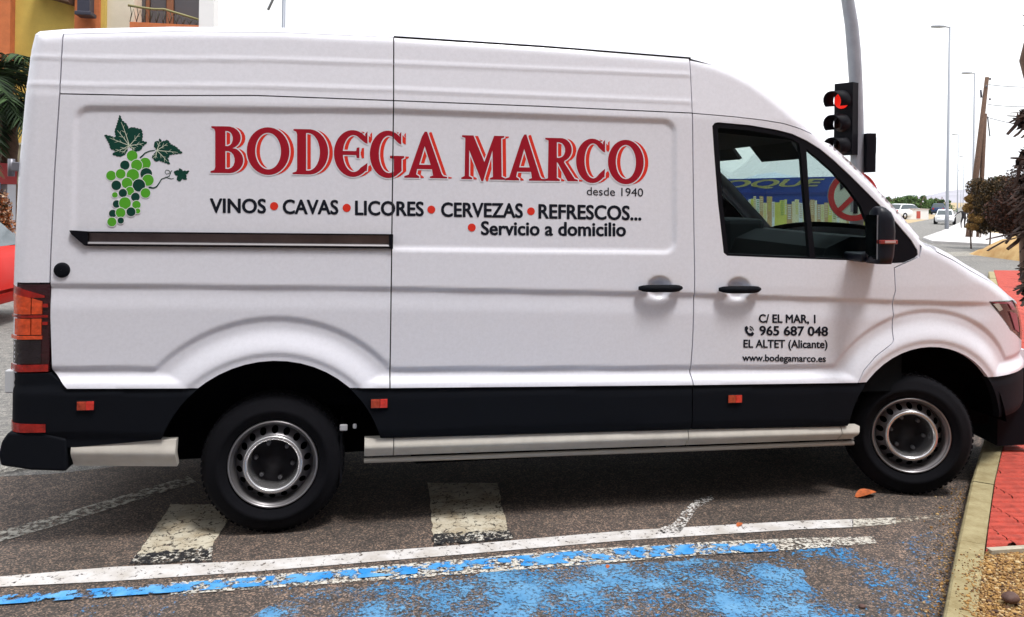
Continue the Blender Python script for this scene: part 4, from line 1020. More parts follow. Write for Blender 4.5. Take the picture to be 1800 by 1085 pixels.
def fill_loops(loops, grow=0.0):
    cu = bpy.data.curves.new('c', 'CURVE'); cu.dimensions = '2D'; cu.fill_mode = 'BOTH'; cu.offset = grow
    for L in loops:
        sp_ = cu.splines.new('POLY'); sp_.points.add(len(L) - 1)
        for pt, (x, y) in zip(sp_.points, L): pt.co = (x, y, 0, 1)
        sp_.use_cyclic_u = True
    o = bpy.data.objects.new('c', cu); COL.objects.link(o); dg = bpy.context.evaluated_depsgraph_get(); me = bpy.data.meshes.new_from_object(o.evaluated_get(dg)); bpy.data.objects.remove(o); bpy.data.curves.remove(cu)
    bm = bmesh.new(); bm.from_mesh(me); bpy.data.meshes.remove(me); return bm
def finish(bms, name, mt_, parent, off, label=None, seamz=False):
    bm = bmesh.new()
    for b in bms:
        me = bpy.data.meshes.new('t'); b.to_mesh(me); b.free(); bm.from_mesh(me); bpy.data.meshes.remove(me)
    place(bm, off, seamz); bmesh.ops.recalc_face_normals(bm, faces=bm.faces)
    if sum(f.normal.y for f in bm.faces) > 0: bmesh.ops.reverse_faces(bm, faces=bm.faces)
    me = bpy.data.meshes.new(name); bm.to_mesh(me); bm.free(); me.materials.append(mt_); o = bpy.data.objects.new(name, me); COL.objects.link(o); o.parent = parent
    if label: o['label'] = label
    return o
# --- display capitals drawn in a unit box (x right, y down from cap line to baseline)
def ell(cx, cy, rx, ry, a0=0, a1=360, n=40): return [(cx + rx * math.cos(R(a)), cy + ry * math.sin(R(a))) for a in np.linspace(a0, a1, n, endpoint=(a1 - a0) < 359)]
def serif(x0, x1, y, top=True, t=.045, ov=.05):    # not used directly
    return []
def glyph(ch, W):
    # W: width / cap height; coordinates in cap heights
    if ch == 'O': return [ell(W / 2, .5, W / 2, .52), ell(W / 2 + .0, .5, W / 2 - .185, .40)]
    if ch == 'B':
        o = [(0, 0), (.42 * W + .06, 0)] + ell(W * .52, .24, W * .40, .24, -80, 70, 10) + ell(W * .55, .72, W * .45, .28, -60, 85, 12) + [(.4 * W, 1.0), (-.02, 1.0), (-.02, .965), (.06, .94), (.08, .88), (.08, .12), (.06, .06), (0, .035)]
        return [o, [(.30, .10)] + ell(W * .50, .26, W * .17, .16, -85, 85, 8) + [(.30, .42)], [(.30, .53)] + ell(W * .52, .72, W * .21, .19, -85, 85, 8) + [(.30, .91)]]
    if ch == 'D':
        o = [(0, 0), (.45 * W, 0)] + ell(W * .45, .5, W * .55, .50, -85, 85, 22) + [(.42 * W, 1), (-.02, 1), (-.02, .965), (.06, .94), (.08, .88), (.08, .12), (.06, .06), (0, .035)]
        return [o, [(.28, .085)] + ell(W * .42, .5, W * .34, .415, -88, 88, 18) + [(.28, .915)]]
    if ch in 'EGC':
        cx, rx = W * .56, W * .56
        outer = ell(cx, .5, rx, .52, 312, 48, 34)                # counter-clockwise through the left
        inner = ell(cx + .02, .5, rx - .18, .41, 50, 308, 30)
        if ch == 'C': return [outer[:0] + [(W * .98, .02), (W * .95, .30), (W * .90, .27)] [:0] + [(W * 1.0, 0.0), (W * 1.0, .30), (W * .93, .28)] + inner[::-1] + [(W * .93, .72), (W * 1.0, .68), (W * .98, .88)] + outer[::-1] + [(W * .93, .06)]]
        if ch == 'E': return [[(W * 1.0, .0), (W * 1.0, .28), (W * .93, .26)] + inner[::-1][:14] + [(.20, .445), (W * .66, .445), (W * .68, .37), (W * .76, .36), (W * .76, .60), (W * .68, .60), (W * .66, .535), (.20, .535)] + inner[::-1][-14:] + [(W * .93, .74), (W * 1.0, .70), (W * .98, .88)] + outer[::-1] + [(W * .93, .06)]]
        return [[(W * .97, .0), (W * .97, .28), (W * .90, .26)] + inner[::-1][:26] + [(W * .74, .88), (W * .74, .60), (W * .62, .585), (W * .62, .53), (W * 1.06, .53), (W * 1.06, .57), (W * .98, .60), (W * .98, .86)] + outer[::-1][2:] + [(W * .90, .06)]]
    if ch == 'A':
        return [[(W * .40, .06), (W * .47, -.05), (W * .53, -.05), (W * .90, .90), (W * .94, .95), (W * 1.04, .965), (W * 1.04, 1), (W * .60, 1), (W * .60, .965), (W * .68, .94), (W * .655, .80), (W * .28, .80), (W * .25, .92), (W * .33, .965), (W * .33, 1), (-W * .05, 1), (-W * .05, .965), (W * .06, .93)],
                [(W * .33, .70), (W * .62, .70), (W * .47, .28)]]
    if ch == 'M':
        return [[(0, 0), (W * .27, 0), (W * .53, .60), (W * .76, 0), (W * 1.0, 0), (W * 1.0, .035), (W * .93, .06), (W * .94, .93), (W * 1.02, .965), (W * 1.02, 1), (W * .66, 1), (W * .66, .965), (W * .73, .94), (W * .72, .34), (W * .50, 1.04), (W * .46, 1.04), (W * .17, .34), (W * .165, .93), (W * .24, .965), (W * .24, 1), (-W * .02, 1), (-W * .02, .965), (W * .06, .93), (W * .075, .06), (0, .035)]]
    if ch == 'R':
        return [[(0, 0), (.5 * W, 0)] + ell(W * .52, .27, W * .36, .27, -80, 70, 12) + [(W * .62, .56), (W * .97, .94), (W * 1.08, .965), (W * 1.08, 1), (W * .74, 1), (W * .42, .58), (.27, .56), (.27, .93), (.34, .965), (.34, 1), (-.02, 1), (-.02, .965), (.06, .94), (.075, .06), (0, .035)],
                [(.27, .10)] + ell(W * .46, .28, W * .20, .18, -88, 88, 8) + [(.27, .46)]]
word = [('B', 372, 428, 222, 304), ('O', 434, 509, 225, 305.5), ('D', 516, 577, 227, 306.5), ('E', 587, 646, 230, 309), ('G', 650, 707, 231, 311), ('A', 714, 783, 235, 312.5),
        ('M', 812, 886, 238, 315), ('A', 891, 955, 240, 317), ('R', 958, 1011, 242.5, 318), ('C', 1012, 1063, 245, 320), ('O', 1068, 1131, 247, 322)]
def dens(L, s=.08):
    out = []
    for i in range(len(L)):
        a, b = L[i], L[(i + 1) % len(L)]; n = max(1, int(math.hypot(a[0] - b[0], a[1] - b[1]) / s)); out += [(a[0] + (b[0] - a[0]) * j / n, a[1] + (b[1] - a[1]) * j / n) for j in range(n)]
    return out
mains, whites, shads = [], [], []
for ch, x0, x1, yt, yb in word:
    H = yb - yt; Wd = (x1 - x0) / H
    def tr(L, dx=0, dy=0): return [(x0 + x * H + dx, yt + y * H + (x * H) * .018 + dy) for x, y in L]
    G = glyph(ch, Wd); mains.append(fill_loops([tr(L) for L in G])); whites.append(fill_loops([tr(L) for L in G], 2.0)); shads.append(fill_loops([tr(L, 8.5, .6) for L in G], -.4))
finish(shads, 'lettering', RED2, van, .0010, 'bright red drop shadow of the words BODEGA MARCO')
finish(whites, 'lettering', PAINT, van, .0016, 'white edge round the words BODEGA MARCO')
finish(mains, 'lettering', RED1, van, .0022, 'crimson words BODEGA MARCO')
# --- plain text lines with the built-in face
def text_bm(s, weight=0.0, shear=0.0):
    cu = bpy.data.curves.new('t', 'FONT'); cu.body = s; cu.size = 1; cu.shear = shear; cu.resolution_u = 4
    o = bpy.data.objects.new('t', cu); COL.objects.link(o); dg = bpy.context.evaluated_depsgraph_get(); me = bpy.data.meshes.new_from_object(o.evaluated_get(dg)); bpy.data.objects.remove(o); bpy.data.curves.remove(cu)
    bm = bmesh.new(); bm.from_mesh(me); 
    if weight:
        for k, (dx, dy) in enumerate(((-1, 0), (1, 0), (0, .7), (0, -.7), (.7, .5), (-.7, .5), (.7, -.5), (-.7, -.5))):
            me.transform(Matrix.Translation((dx * weight, dy * weight, (k + 1) * 1e-5))); bm.from_mesh(me); me.transform(Matrix.Translation((-dx * weight, -dy * weight, -(k + 1) * 1e-5)))
    bpy.data.meshes.remove(me); return bm
def bb(bm): xs = [v.co.x for v in bm.verts]; ys = [v.co.y for v in bm.verts]; return min(xs), max(xs), min(ys), max(ys)
hb = text_bm('H'); CAPH = bb(hb)[3]; hb.free()
def line(s, x0, x1, base0, base1, cap, weight=.012, shear=0.0):
    bm = text_bm(s, weight, shear); a, b, _, _ = bb(bm)
    for v in bm.verts:
        t = (v.co.x - a) / (b - a); px = x0 + (x1 - x0) * t; py = base0 + (base1 - base0) * t - v.co.y / CAPH * cap; v.co = Vector((px, py, v.co.z))
    return bm
def dot(cx, cy, r): return fill_loops([ell(cx, cy, r, r, 0, 360, 24)])
WB = .033
for b_ in [line('VINOS', 369, 468, 373.5, 374.5, 24, WB), line('CAVAS', 497, 595, 375.5, 376.5, 24, WB), line('LICORES', 624, 745, 377.5, 379.5, 24, WB), line('CERVEZAS', 775, 919, 380.5, 382.5, 24, WB), line('REFRESCOS...', 946, 1127, 383.5, 387, 24, WB),
        line('Servicio a domicilio', 845, 1100, 412.5, 415, 23, WB)]: finish([b_], 'lettering', INK, van, .0014)
finish([line('desde 1940', 1031, 1130, 343, 345.5, 14, .002)], 'lettering', INK, van, .0014, 'small black words desde 1940')
for b_ in [dot(482, 362.5, 7.2), dot(609.5, 365.5, 7.2), dot(758, 368.5, 7), dot(933, 371.5, 6.8), dot(829, 400, 7)]: finish([b_], 'red_dot', RED2, van, .0014)
phone = [(1309.5, 575), (1313, 573), (1316, 577), (1314, 581), (1316, 585), (1320, 586), (1323, 583), (1326, 587), (1323, 591), (1317, 591), (1311, 585), (1309, 579)]
arc1 = [(1318, 573), (1323, 575), (1326, 581), (1324, 581), (1322, 577), (1318, 575)]; arc2 = [(1318, 577), (1321, 578.5), (1322, 582), (1320, 582), (1319, 580), (1317.5, 579)]
for b_ in [line('C/ EL MAR, 1', 1334, 1434, 567, 568, 14, WB), line('965 687 048', 1335, 1456, 589, 590.5, 15.5, WB), line('EL ALTET (Alicante)', 1307, 1455, 611, 612, 13.5, .028), line('www.bodegamarco.es', 1305, 1452, 634.5, 636.5, 11.5, .028)]: finish([b_], 'lettering', INK, door, .0018, None, True)
finish([fill_loops([phone]), fill_loops([arc1]), fill_loops([arc2])], 'telephone_symbol', INK, door, .0018, None, True)
# --- bunch of grapes
def Z2(x, y): return (150 + x / 3.2727, 180 + y / 3.2727)
def ZL(L): return [Z2(a, b) for a, b in L]
grapes = [(271, 308, 33, 0), (229, 362, 29, 1), (345, 352, 35, 0), (297, 362, 34, 0), (150, 422, 30, 0), (205, 412, 30, 0), (352, 412, 36, 1), (275, 420, 38, 0), (362, 448, 35, 0), (180, 478, 30, 1), (242, 465, 33, 0), (310, 478, 38, 1), (258, 510, 26, 0), (218, 522, 26, 1),
          (348, 522, 30, 0), (172, 533, 18, 0), (290, 545, 27, 1), (182, 585, 24, 1), (296, 590, 26, 0), (230, 580, 36, 0), (303, 625, 17, 0), (160, 640, 24, 1), (265, 630, 28, 1), (205, 635, 30, 0), (206, 680, 20, 1), (155, 688, 28, 0)]
logo = empty('grape_emblem'); logo.parent = van
for i, (x, y, r, dk) in enumerate(grapes):
    cx, cy = Z2(x, y); rr_ = r / 3.2727
    finish([fill_loops([ell(cx, cy, rr_ + .35, rr_ + .35, 0, 360, 28)])], 'grape_outline', PAINT if False else WHT, logo, .0010 + i * .00008)
    finish([fill_loops([ell(cx, cy, rr_ - .55, rr_ - .55, 0, 360, 28)])], 'grape', DGR if dk else GRN, logo, .00104 + i * .00008)
def jag(L, amp):
    out = []
    for i in range(len(L)):
        a, b = L[i], L[(i + 1) % len(L)]; d = math.hypot(b[0] - a[0], b[1] - a[1]); n = max(1, int(d / 14)); nx, ny = -(b[1] - a[1]) / (d + 1e-6), (b[0] - a[0]) / (d + 1e-6)
        for j in range(n):
            t = j / n; out.append((a[0] + (b[0] - a[0]) * t, a[1] + (b[1] - a[1]) * t)); t = (j + .7) / n; out.append((a[0] + (b[0] - a[0]) * t + nx * amp * jsgn, a[1] + (b[1] - a[1]) * t + ny * amp * jsgn))
    return out
def stroke(P, w0, w1):
    L = []; Rr = []
    for i, p_ in enumerate(P):
        a, b = P[max(0, i - 1)], P[min(len(P) - 1, i + 1)]; d = math.hypot(b[0] - a[0], b[1] - a[1]) + 1e-6; nx, ny = -(b[1] - a[1]) / d, (b[0] - a[0]) / d; w_ = w0 + (w1 - w0) * i / (len(P) - 1); L.append((p_[0] + nx * w_, p_[1] + ny * w_)); Rr.append((p_[0] - nx * w_, p_[1] - ny * w_))
    return L + Rr[::-1]
leaves = [([(200, 74), (212, 105), (240, 128), (249, 152), (275, 145), (325, 158), (331, 190), (326, 222), (357, 232), (332, 252), (318, 275), (290, 283), (268, 268), (255, 248), (244, 262), (240, 285), (222, 305), (195, 312), (158, 300), (178, 278), (148, 268), (140, 238), (112, 188), (150, 196), (180, 208), (172, 165), (184, 130)], (255, 250), [(200, 95), (320, 170), (345, 235), (290, 275), (205, 300), (125, 200), (175, 150), (160, 290)]),
          ([(430, 208), (440, 228), (475, 218), (492, 242), (520, 255), (560, 292), (520, 296), (488, 302), (474, 322), (487, 357), (455, 345), (428, 335), (405, 340), (385, 315), (402, 292), (415, 280), (396, 250), (405, 225), (424, 226)], (412, 277), [(430, 218), (480, 232), (548, 290), (480, 350), (400, 330)]),
          ([(513, 397), (538, 392), (545, 380), (562, 396), (600, 396), (580, 415), (583, 446), (560, 440), (540, 456), (527, 440), (535, 425), (515, 412)], (520, 405), [(590, 400), (575, 440), (542, 450)])]
jsgn = 1
for Lf, bs, tips in leaves:
    A = area(Lf); jsgn = -1 if A > 0 else 1
    finish([fill_loops([ZL(jag(Lf, 4.0))])], 'vine_leaf', DGR, logo, .0012)
    vb = []
    for tx, ty in tips:
        P = [(bs[0] + (tx - bs[0]) * u + (8 * math.sin(u * 3)) * .4, bs[1] + (ty - bs[1]) * u) for u in np.linspace(0, .88, 5)]
        if Lf is not leaves[2][0]:
            vb.append(fill_loops([ZL(stroke(P, 2.1, .9))]))
            for u, sg in ((.35, 1), (.5, -1), (.65, 1)):
                px_, py_ = bs[0] + (tx - bs[0]) * u, bs[1] + (ty - bs[1]) * u; ang_ = math.atan2(ty - bs[1], tx - bs[0]) + sg * .7; l_ = 20
                vb.append(fill_loops([ZL(stroke([(px_, py_), (px_ + l_ * math.cos(ang_), py_ + l_ * math.sin(ang_))], 1.4, .6))]))
    if vb: finish(vb, 'leaf_veins', PGR, logo, .0016)
tend = [stroke([(316, 320), (330, 308), (345, 292), (370, 281), (402, 276)], 4.5, 2.5), stroke([(366, 490), (395, 493), (412, 485), (428, 462), (440, 442), (465, 432)], 4.5, 2.5),
        stroke([(465, 432), (485, 424), (492, 408), (482, 392), (466, 390), (459, 402), (468, 414), (486, 408), (500, 392)], 2.2, 1.6), stroke([(462, 430), (478, 436), (496, 441), (510, 437)], 2.4, 1.6)]
for t_ in tend: finish([fill_loops([ZL(t_)])], 'vine_tendril', DGR, logo, .0013)

# ================================================================== STREET FURNITURE AND BACKGROUND
GALV = mat('galvanised', (0.30, 0.32, 0.36), .5, metal=.3, var=.1, vscale=5)
# ---- traffic light mast
TD = 10.4
def pd(px, py, D=TD): return atd(px, py, D)
base = pd(1507, 300); bx, by = base[0], base[1]
def world_at(px, py, D): return Vector(atd(px, py, D))
mast = empty('traffic_light', (bx, by, 0)); tag(mast, 'grey curved traffic light mast with a black signal head showing red', 'traffic light')
def loc(v): return (v[0] - bx, v[1] - by, v[2])
mb = MB(); P = [(0, 0, KH), (0, 0, 2.0)]
for px, py in ((1507, 260), (1506, 200), (1504, 140), (1501, 90), (1497, 45), (1490, 0), (1480, -45), (1462, -100), (1430, -160), (1380, -215), (1310, -255)): P.append(loc(world_at(px, py, TD)))
mb.tube(P, [.085, .085] + [.082] * 3 + [.085, .082, .078, .072, .066, .06, .056, .052], 14); mb.build('mast', GALV, mast)
sbk = mat('signal_black', (.004, .004, .007), .6, spec=.12)
hm = empty('signal_head'); hm.parent = mast
def fr(px, py, D=TD): return Vector(loc(atd(px, py, D)))
# head faces left and a little to the camera: local axes
fwd2 = (-(rt * .80) - (fw * .60)).normalized(); sid = fwd2.cross(up).normalized()
hc = fr(1489, 210); W_, Hh, Dd = .15, .44, .12
def obox(mb, c, a, b, d, ha, hb_, hd, mi=0):
    vs = [c + a * (sa_ * ha) + b * (sb_ * hb_) + d * (sd_ * hd) for sa_ in (-1, 1) for sb_ in (-1, 1) for sd_ in (-1, 1)]
    mb.add([tuple(v) for v in vs], [(0, 1, 3, 2), (4, 6, 7, 5), (0, 4, 5, 1), (2, 3, 7, 6), (0, 2, 6, 4), (1, 5, 7, 3)], mi)
mb = MB(); obox(mb, hc, sid, up, fwd2, W_ * .85, Hh + .02, .09); mb.build('signal_case', sbk, hm)
for i, py in enumerate((178, 219, 258)):
    cc = fr(1487, py) + fwd2 * .095; n = 14
    mb = MB(); vs = []
    for j in range(n + 1):
        a = R(-35 + 250 * j / n); r_ = .125
        for dep in (0.0, .22 + .03 * math.sin(a)):
            vs.append(tuple(cc + sid * (r_ * math.cos(a)) + up * (r_ * math.sin(a) + .005 - dep * .12) + fwd2 * dep))
            vs.append(tuple(cc + sid * ((r_ - .006) * math.cos(a)) + up * ((r_ - .006) * math.sin(a) + .005 - dep * .12) + fwd2 * dep))
    fs = []
    for j in range(n): a = 4 * j; b = a + 4; fs += [(a, a + 2, b + 2, b), (a + 1, b + 1, b + 3, a + 3), (a + 2, a + 3, b + 3, b + 2)]
    mb.add(vs, fs, 0, True); mb.build('signal_visor', sbk, hm)
    mb = MB(); vs = [tuple(cc + fwd2 * .03)]; m_ = 24
    for ring_, dd in ((.06, .022), (.105, .0)):
        for j in range(m_): a = 2 * math.pi * j / m_; vs.append(tuple(cc + sid * ring_ * math.cos(a) + up * ring_ * math.sin(a) + fwd2 * dd))
    fs = [(0, 1 + j, 1 + (j + 1) % m_) for j in range(m_)] + [(1 + j, 1 + m_ + j, 1 + m_ + (j + 1) % m_, 1 + (j + 1) % m_) for j in range(m_)]
    mb.add(vs, fs, 0, True)
    mb.build('signal_lens', mat('lens_red_lit', (.7, .02, .01), .3, emit=((1.0, .02, .01), .45)) if i == 0 else mat('lens_off', (.03, .012, .008), .2), hm, True)
mb = MB()
for py in (165, 262): obox(mb, (fr(1495, py) + fr(1507, py)) / 2, rt, up, fw, .07, .02, .02)
mb.build('bracket', GALV, mast)
# slim pedestrian signal beside the mast, seen from its side
ped = empty('pedestrian_signal', (bx, by, 0)); tag(ped, 'slim black pedestrian signal box fixed behind the traffic light mast', 'pedestrian signal')
mb = MB(); a, b = fr(1516, 303), fr(1531, 236); c_ = (a + b) / 2
obox(mb, c_, rt, up, fw, .055, (b.z - a.z) / 2, .14); mb.build('signal_case', sbk, ped)
mb = MB(); obox(mb, c_ + rt * .065 + up * .1, rt, up, fw, .012, .1, .1); mb.build('signal_lens', mat('lens_off', (.03, .012, .008)), ped)
mb = MB()
for dz in (-.15, .15): obox(mb, (fr(1507, 270) + c_) / 2 * 1.0 + Vector((0, 0, c_.z - (fr(1507, 270).z + c_.z) / 2 + dz)), rt, up, fw, .09, .015, .015)
mb.build('bracket', GALV, ped)
# round prohibition sign: red rim, pale face, black arrow with red bar
sg = fr(1494, 345); rs = 43.5 / FPX * TD
sign = empty('road_sign', (bx, by, 0)); tag(sign, 'round red rimmed no-turn sign on the traffic light mast', 'road sign')
nrm = -fw
def disc(mb, c, r0, r1, off, mi=0, n=48, th=.0):
    vs = []; fs = []
    for j in range(n):
        a = 2 * math.pi * j / n
        for r_ in (r0, r1): vs.append(tuple(c + rt * r_ * math.cos(a) + up * r_ * math.sin(a) + nrm * off))
    for j in range(n): a = 2 * j; b = 2 * ((j + 1) % n); fs.append((a, b, b + 1, a + 1))
    mb.add(vs, fs, mi)
front = sg + nrm * .10
mb = MB(); disc(mb, front, .0001, rs * .99, -.012); disc(mb, front, rs * .985, rs * .99, -.010); mb.tube([tuple(front - nrm * .012 + rt * (rs * math.cos(a)) + up * (rs * math.sin(a))) for a in np.linspace(0, 2 * math.pi, 49)], .006, 6, cap=False); mb.build('sign_back', GALV, sign)
mb = MB(); disc(mb, front, .0001, rs * .80, -.004); mb.build('sign_face', mat('sign_pale', (.55, .66, .55), .5), sign)
mb = MB(); disc(mb, front, rs * .77, rs, .0); 
def strip(mb, pts, w_, off, mi=0):
    for (a, b), (c, d) in zip(pts, pts[1:]):
        L = math.hypot(c - a, d - b); ux, uz = (c - a) / L, (d - b) / L; vs = []
        for s_, t_ in ((a - uz * w_, b + ux * w_), (a + uz * w_, b - ux * w_), (c + uz * w_, d - ux * w_), (c - uz * w_, d + ux * w_)): vs.append(tuple(front + rt * rs * s_ + up * rs * t_ + nrm * off))
        mb.add(vs, [(0, 1, 2, 3)], mi)
strip(mb, [(-.60, -.62), (.62, .60)], .10, .006); mb.build('sign_ring', mat('sign_red', (.50, .03, .03), .5), sign)
mb = MB(); strip(mb, [(.10, -.70), (.10, .05), (-.30, .45)], .09, .003); vs = [tuple(front + rt * rs * a + up * rs * b + nrm * .0035) for a, b in ((-.55, .70), (-.52, .22), (-.08, .62))]; mb.add(vs, [(0, 1, 2)]); mb.build('sign_arrow', sbk, sign)
mb = MB(); obox(mb, sg + nrm * .05, rt, up, fw, .03, .2, .05); mb.build('bracket', GALV, sign)

# ---- tall street lamps along the road
def street_lamp(px, ytop, H, label, grp='tall street lamps along the road', arm=1.0, thin=1.0, two=False):
    D = FPX * (H - 1.75) / (354.3 - ytop) ; b = atd(px, 354, D); o = empty('street_lamp', (b[0], b[1], 0)); tag(o, label, 'street lamp', grp)
    mb = MB(); mb.tube([(0, 0, 0), (0, 0, .9), (0, 0, 1.0), (0, 0, H)], [.12 * thin, .12 * thin, .09 * thin, .055 * thin], 8); mb.build('pole', mat('pole_pale', (.24, .26, .30), .5, metal=.2), o)
    mb = MB(); e = rt * -arm; mb.tube([(0, 0, H - .05), (e.x, e.y, H)], .04, 6); mb.build('arm', mat('pole_pale', (.42, .45, .50)), o)
    mb = MB(); a = rt * -(arm - .1); c = rt * -(arm + .75); mb.tube([(a.x, a.y, H), ((a.x + c.x) / 2, (a.y + c.y) / 2, H), (c.x, c.y, H - .02)], [.06, .10, .07], 8); mb.build('lamp_head', mat('lamp_head_grey', (.25, .27, .30), .5), o)
    return o
street_lamp(1665, 47, 12.2, 'tallest grey street lamp right of the traffic light', arm=.35)
street_lamp(1710, 128, 12.2, 'second street lamp, just left of the wooden poles', arm=.3)
street_lamp(1683, 236, 12.2, 'faint street lamp further down the road', arm=.3, thin=.9)
street_lamp(1693, 275, 12.2, 'far small street lamp low on the horizon', arm=.3, thin=.9)
street_lamp(1689, 300, 12.2, 'farthest tiny street lamp where the road vanishes', arm=.3, thin=.9)
# lamp above the van roof at the left
b = atd(494, 340, 26); o = empty('street_lamp', (b[0], b[1], 0)); tag(o, 'thin grey lamp post rising behind the van roof', 'street lamp')
mb = MB(); mb.tube([(0, 0, 0), (0, 0, 8.2)], [.09, .06], 8); mb.build('pole', mat('pole_pale', (.42, .45, .50)), o)
mb = MB(); v0 = Vector(atd(494, 2, 26)) - Vector((b[0], b[1], 0)); v1 = Vector(atd(471, 18, 26)) - Vector((b[0], b[1], 0)); v2 = Vector(atd(483, -8, 26)) - Vector((b[0], b[1], 0)); mb.tube([(0, 0, v0.z + .3), tuple(v2), tuple(v1)], .045, 6); mb.build('arm', mat('lamp_head_grey', (.25, .27, .30)), o)

# ---- timber poles with wires
WOOD = mat('pole_timber', (0.10, 0.055, 0.035), .9, var=.3, vscale=12)
UD = 38.0
def upole(top, foot, r0, r1, label):
    b = Vector(atz(foot[0], foot[1], 0)) if False else Vector(atd(foot[0], foot[1], UD)); t = Vector(atd(top[0], top[1], UD)); dirv = (t - b); g = b - dirv * (b.z / dirv.z) ; g.z = 0
    o = empty('utility_pole', tuple(g)); tag(o, label, 'utility pole'); mb = MB(); mb.tube([(0, 0, 0), tuple((b - g)), tuple((t - g))], [r0, r0 * .95, r1], 10); mb.build('pole', WOOD, o); return o, g
u1, g1_ = upole((1735, 136), (1713, 330), .15, .09, 'leaning timber utility pole with a pale top, carrying the wires')
u2, g2_ = upole((1732, 200), (1726, 310), .11, .08, 'shorter timber pole braced against the leaning one')
mb = MB(); tp = Vector(atd(1735, 140, UD)) - g1_
for dz, dx in ((.0, .1), (-.35, -.1), (-.95, .1)):
    mb.lathe([(.03, -.03), (.05, .0), (.045, .05), (.02, .08)], (tp.x + dx, tp.y - .08, tp.z + dz), 'z', 8)
mb.build('insulator', mat('insulator', (.10, .10, .12), .3), u1)
mb = MB(); mb.tube([tuple(Vector(atd(1724, 158, UD)) - g1_), tuple(Vector(atd(1725, 172, UD)) - g1_)], .05, 6); mb.tube([tuple(Vector(atd(1736, 205, UD)) - g1_), tuple(Vector(atd(1740, 240, UD)) - g1_)], .03, 6); mb.build('fitting', mat('fitting_dark', (.03, .03, .05), .5), u1)
for i, (a, b) in enumerate((((1738, 149), (1905, 146)), ((1737, 184), (1905, 180)), ((1737, 207), (1905, 230)))):
    A = Vector(atd(*a, UD)); B = Vector(atd(*b, UD - 3)); mb = MB(); mb.tube([tuple(A + (B - A) * u - Vector((0, 0, .5 * 4 * u * (1 - u) * .3))) for u in np.linspace(0, 1, 10)], .018, 5)
    tag(mb.build('overhead_wire', mat('wire', (.12, .13, .16), .6)), ['top wire leaving the leaning pole to the right', 'middle wire leaving the leaning pole to the right', 'lowest wire leaving the leaning pole to the right'][i], 'wire', 'overhead wires')

# ---- foliage helper: many small leaf faces through a volume of clumps
def leafmat(name, c1, c2, c3=None):
    if name in MATS: return MATS[name]
    m = bpy.data.materials.new(name); m.use_nodes = True; n = m.node_tree; b = n.nodes['Principled BSDF']; b.inputs['Roughness'].default_value = .7; b.inputs['Specular IOR Level'].default_value = .25
    g = n.nodes.new('ShaderNodeNewGeometry'); r = n.nodes.new('ShaderNodeValToRGB'); r.color_ramp.elements[0].color = (*c1, 1); r.color_ramp.elements[1].color = (*c2, 1)
    if c3: e = r.color_ramp.elements.new(.5); e.color = (*c3, 1)
    n.links.new(g.outputs['Random Per Island'], r.inputs[0]); n.links.new(r.outputs[0], b.inputs['Base Color']); MATS[name] = m; return m
def crown(name, clumps, n, size, mt_, parent=None, up_bias=.3):
    rng = np.random.default_rng(len(clumps) * 97 + n); C = np.array([c[:3] for c in clumps]); Rv = np.array([c[3] for c in clumps]); wts = Rv ** 2 / (Rv ** 2).sum(); idx = rng.choice(len(C), n, p=wts)
    d = rng.normal(size=(n, 3)); d /= np.linalg.norm(d, axis=1)[:, None]; rad = rng.random(n) ** .33 * Rv[idx]; P = C[idx] + d * rad[:, None] * np.array([1, 1, .85])
    a = rng.normal(size=(n, 3)); a /= np.linalg.norm(a, axis=1)[:, None]; b = np.cross(a, rng.normal(size=(n, 3))); b /= np.linalg.norm(b, axis=1)[:, None]; s = size * rng.uniform(.6, 1.3, n)[:, None]
    V = np.empty((n, 4, 3)); V[:, 0] = P - a * s; V[:, 1] = P - b * s * .45; V[:, 2] = P + a * s; V[:, 3] = P + b * s * .45; V = V.reshape(-1, 3)
    me = bpy.data.meshes.new(name); me.vertices.add(n * 4); me.vertices.foreach_set('co', V.ravel()); me.loops.add(n * 4); me.loops.foreach_set('vertex_index', np.arange(n * 4)); me.polygons.add(n); me.polygons.foreach_set('loop_start', np.arange(0, n * 4, 4)); me.polygons.foreach_set('loop_total', np.full(n, 4)); me.update(); me.materials.append(mt_)
    o = bpy.data.objects.new(name, me); COL.objects.link(o)
    if parent: o.parent = parent
    return o
GRD = leafmat('leaf_green', (.012, .035, .010), (.07, .13, .03), (.03, .07, .018))
BRN = leafmat('leaf_brown', (.014, .010, .006), (.15, .085, .03), (.05, .035, .015))
OCH = leafmat('leaf_ochre', (.16, .08, .02), (.42, .27, .09), (.28, .16, .05))

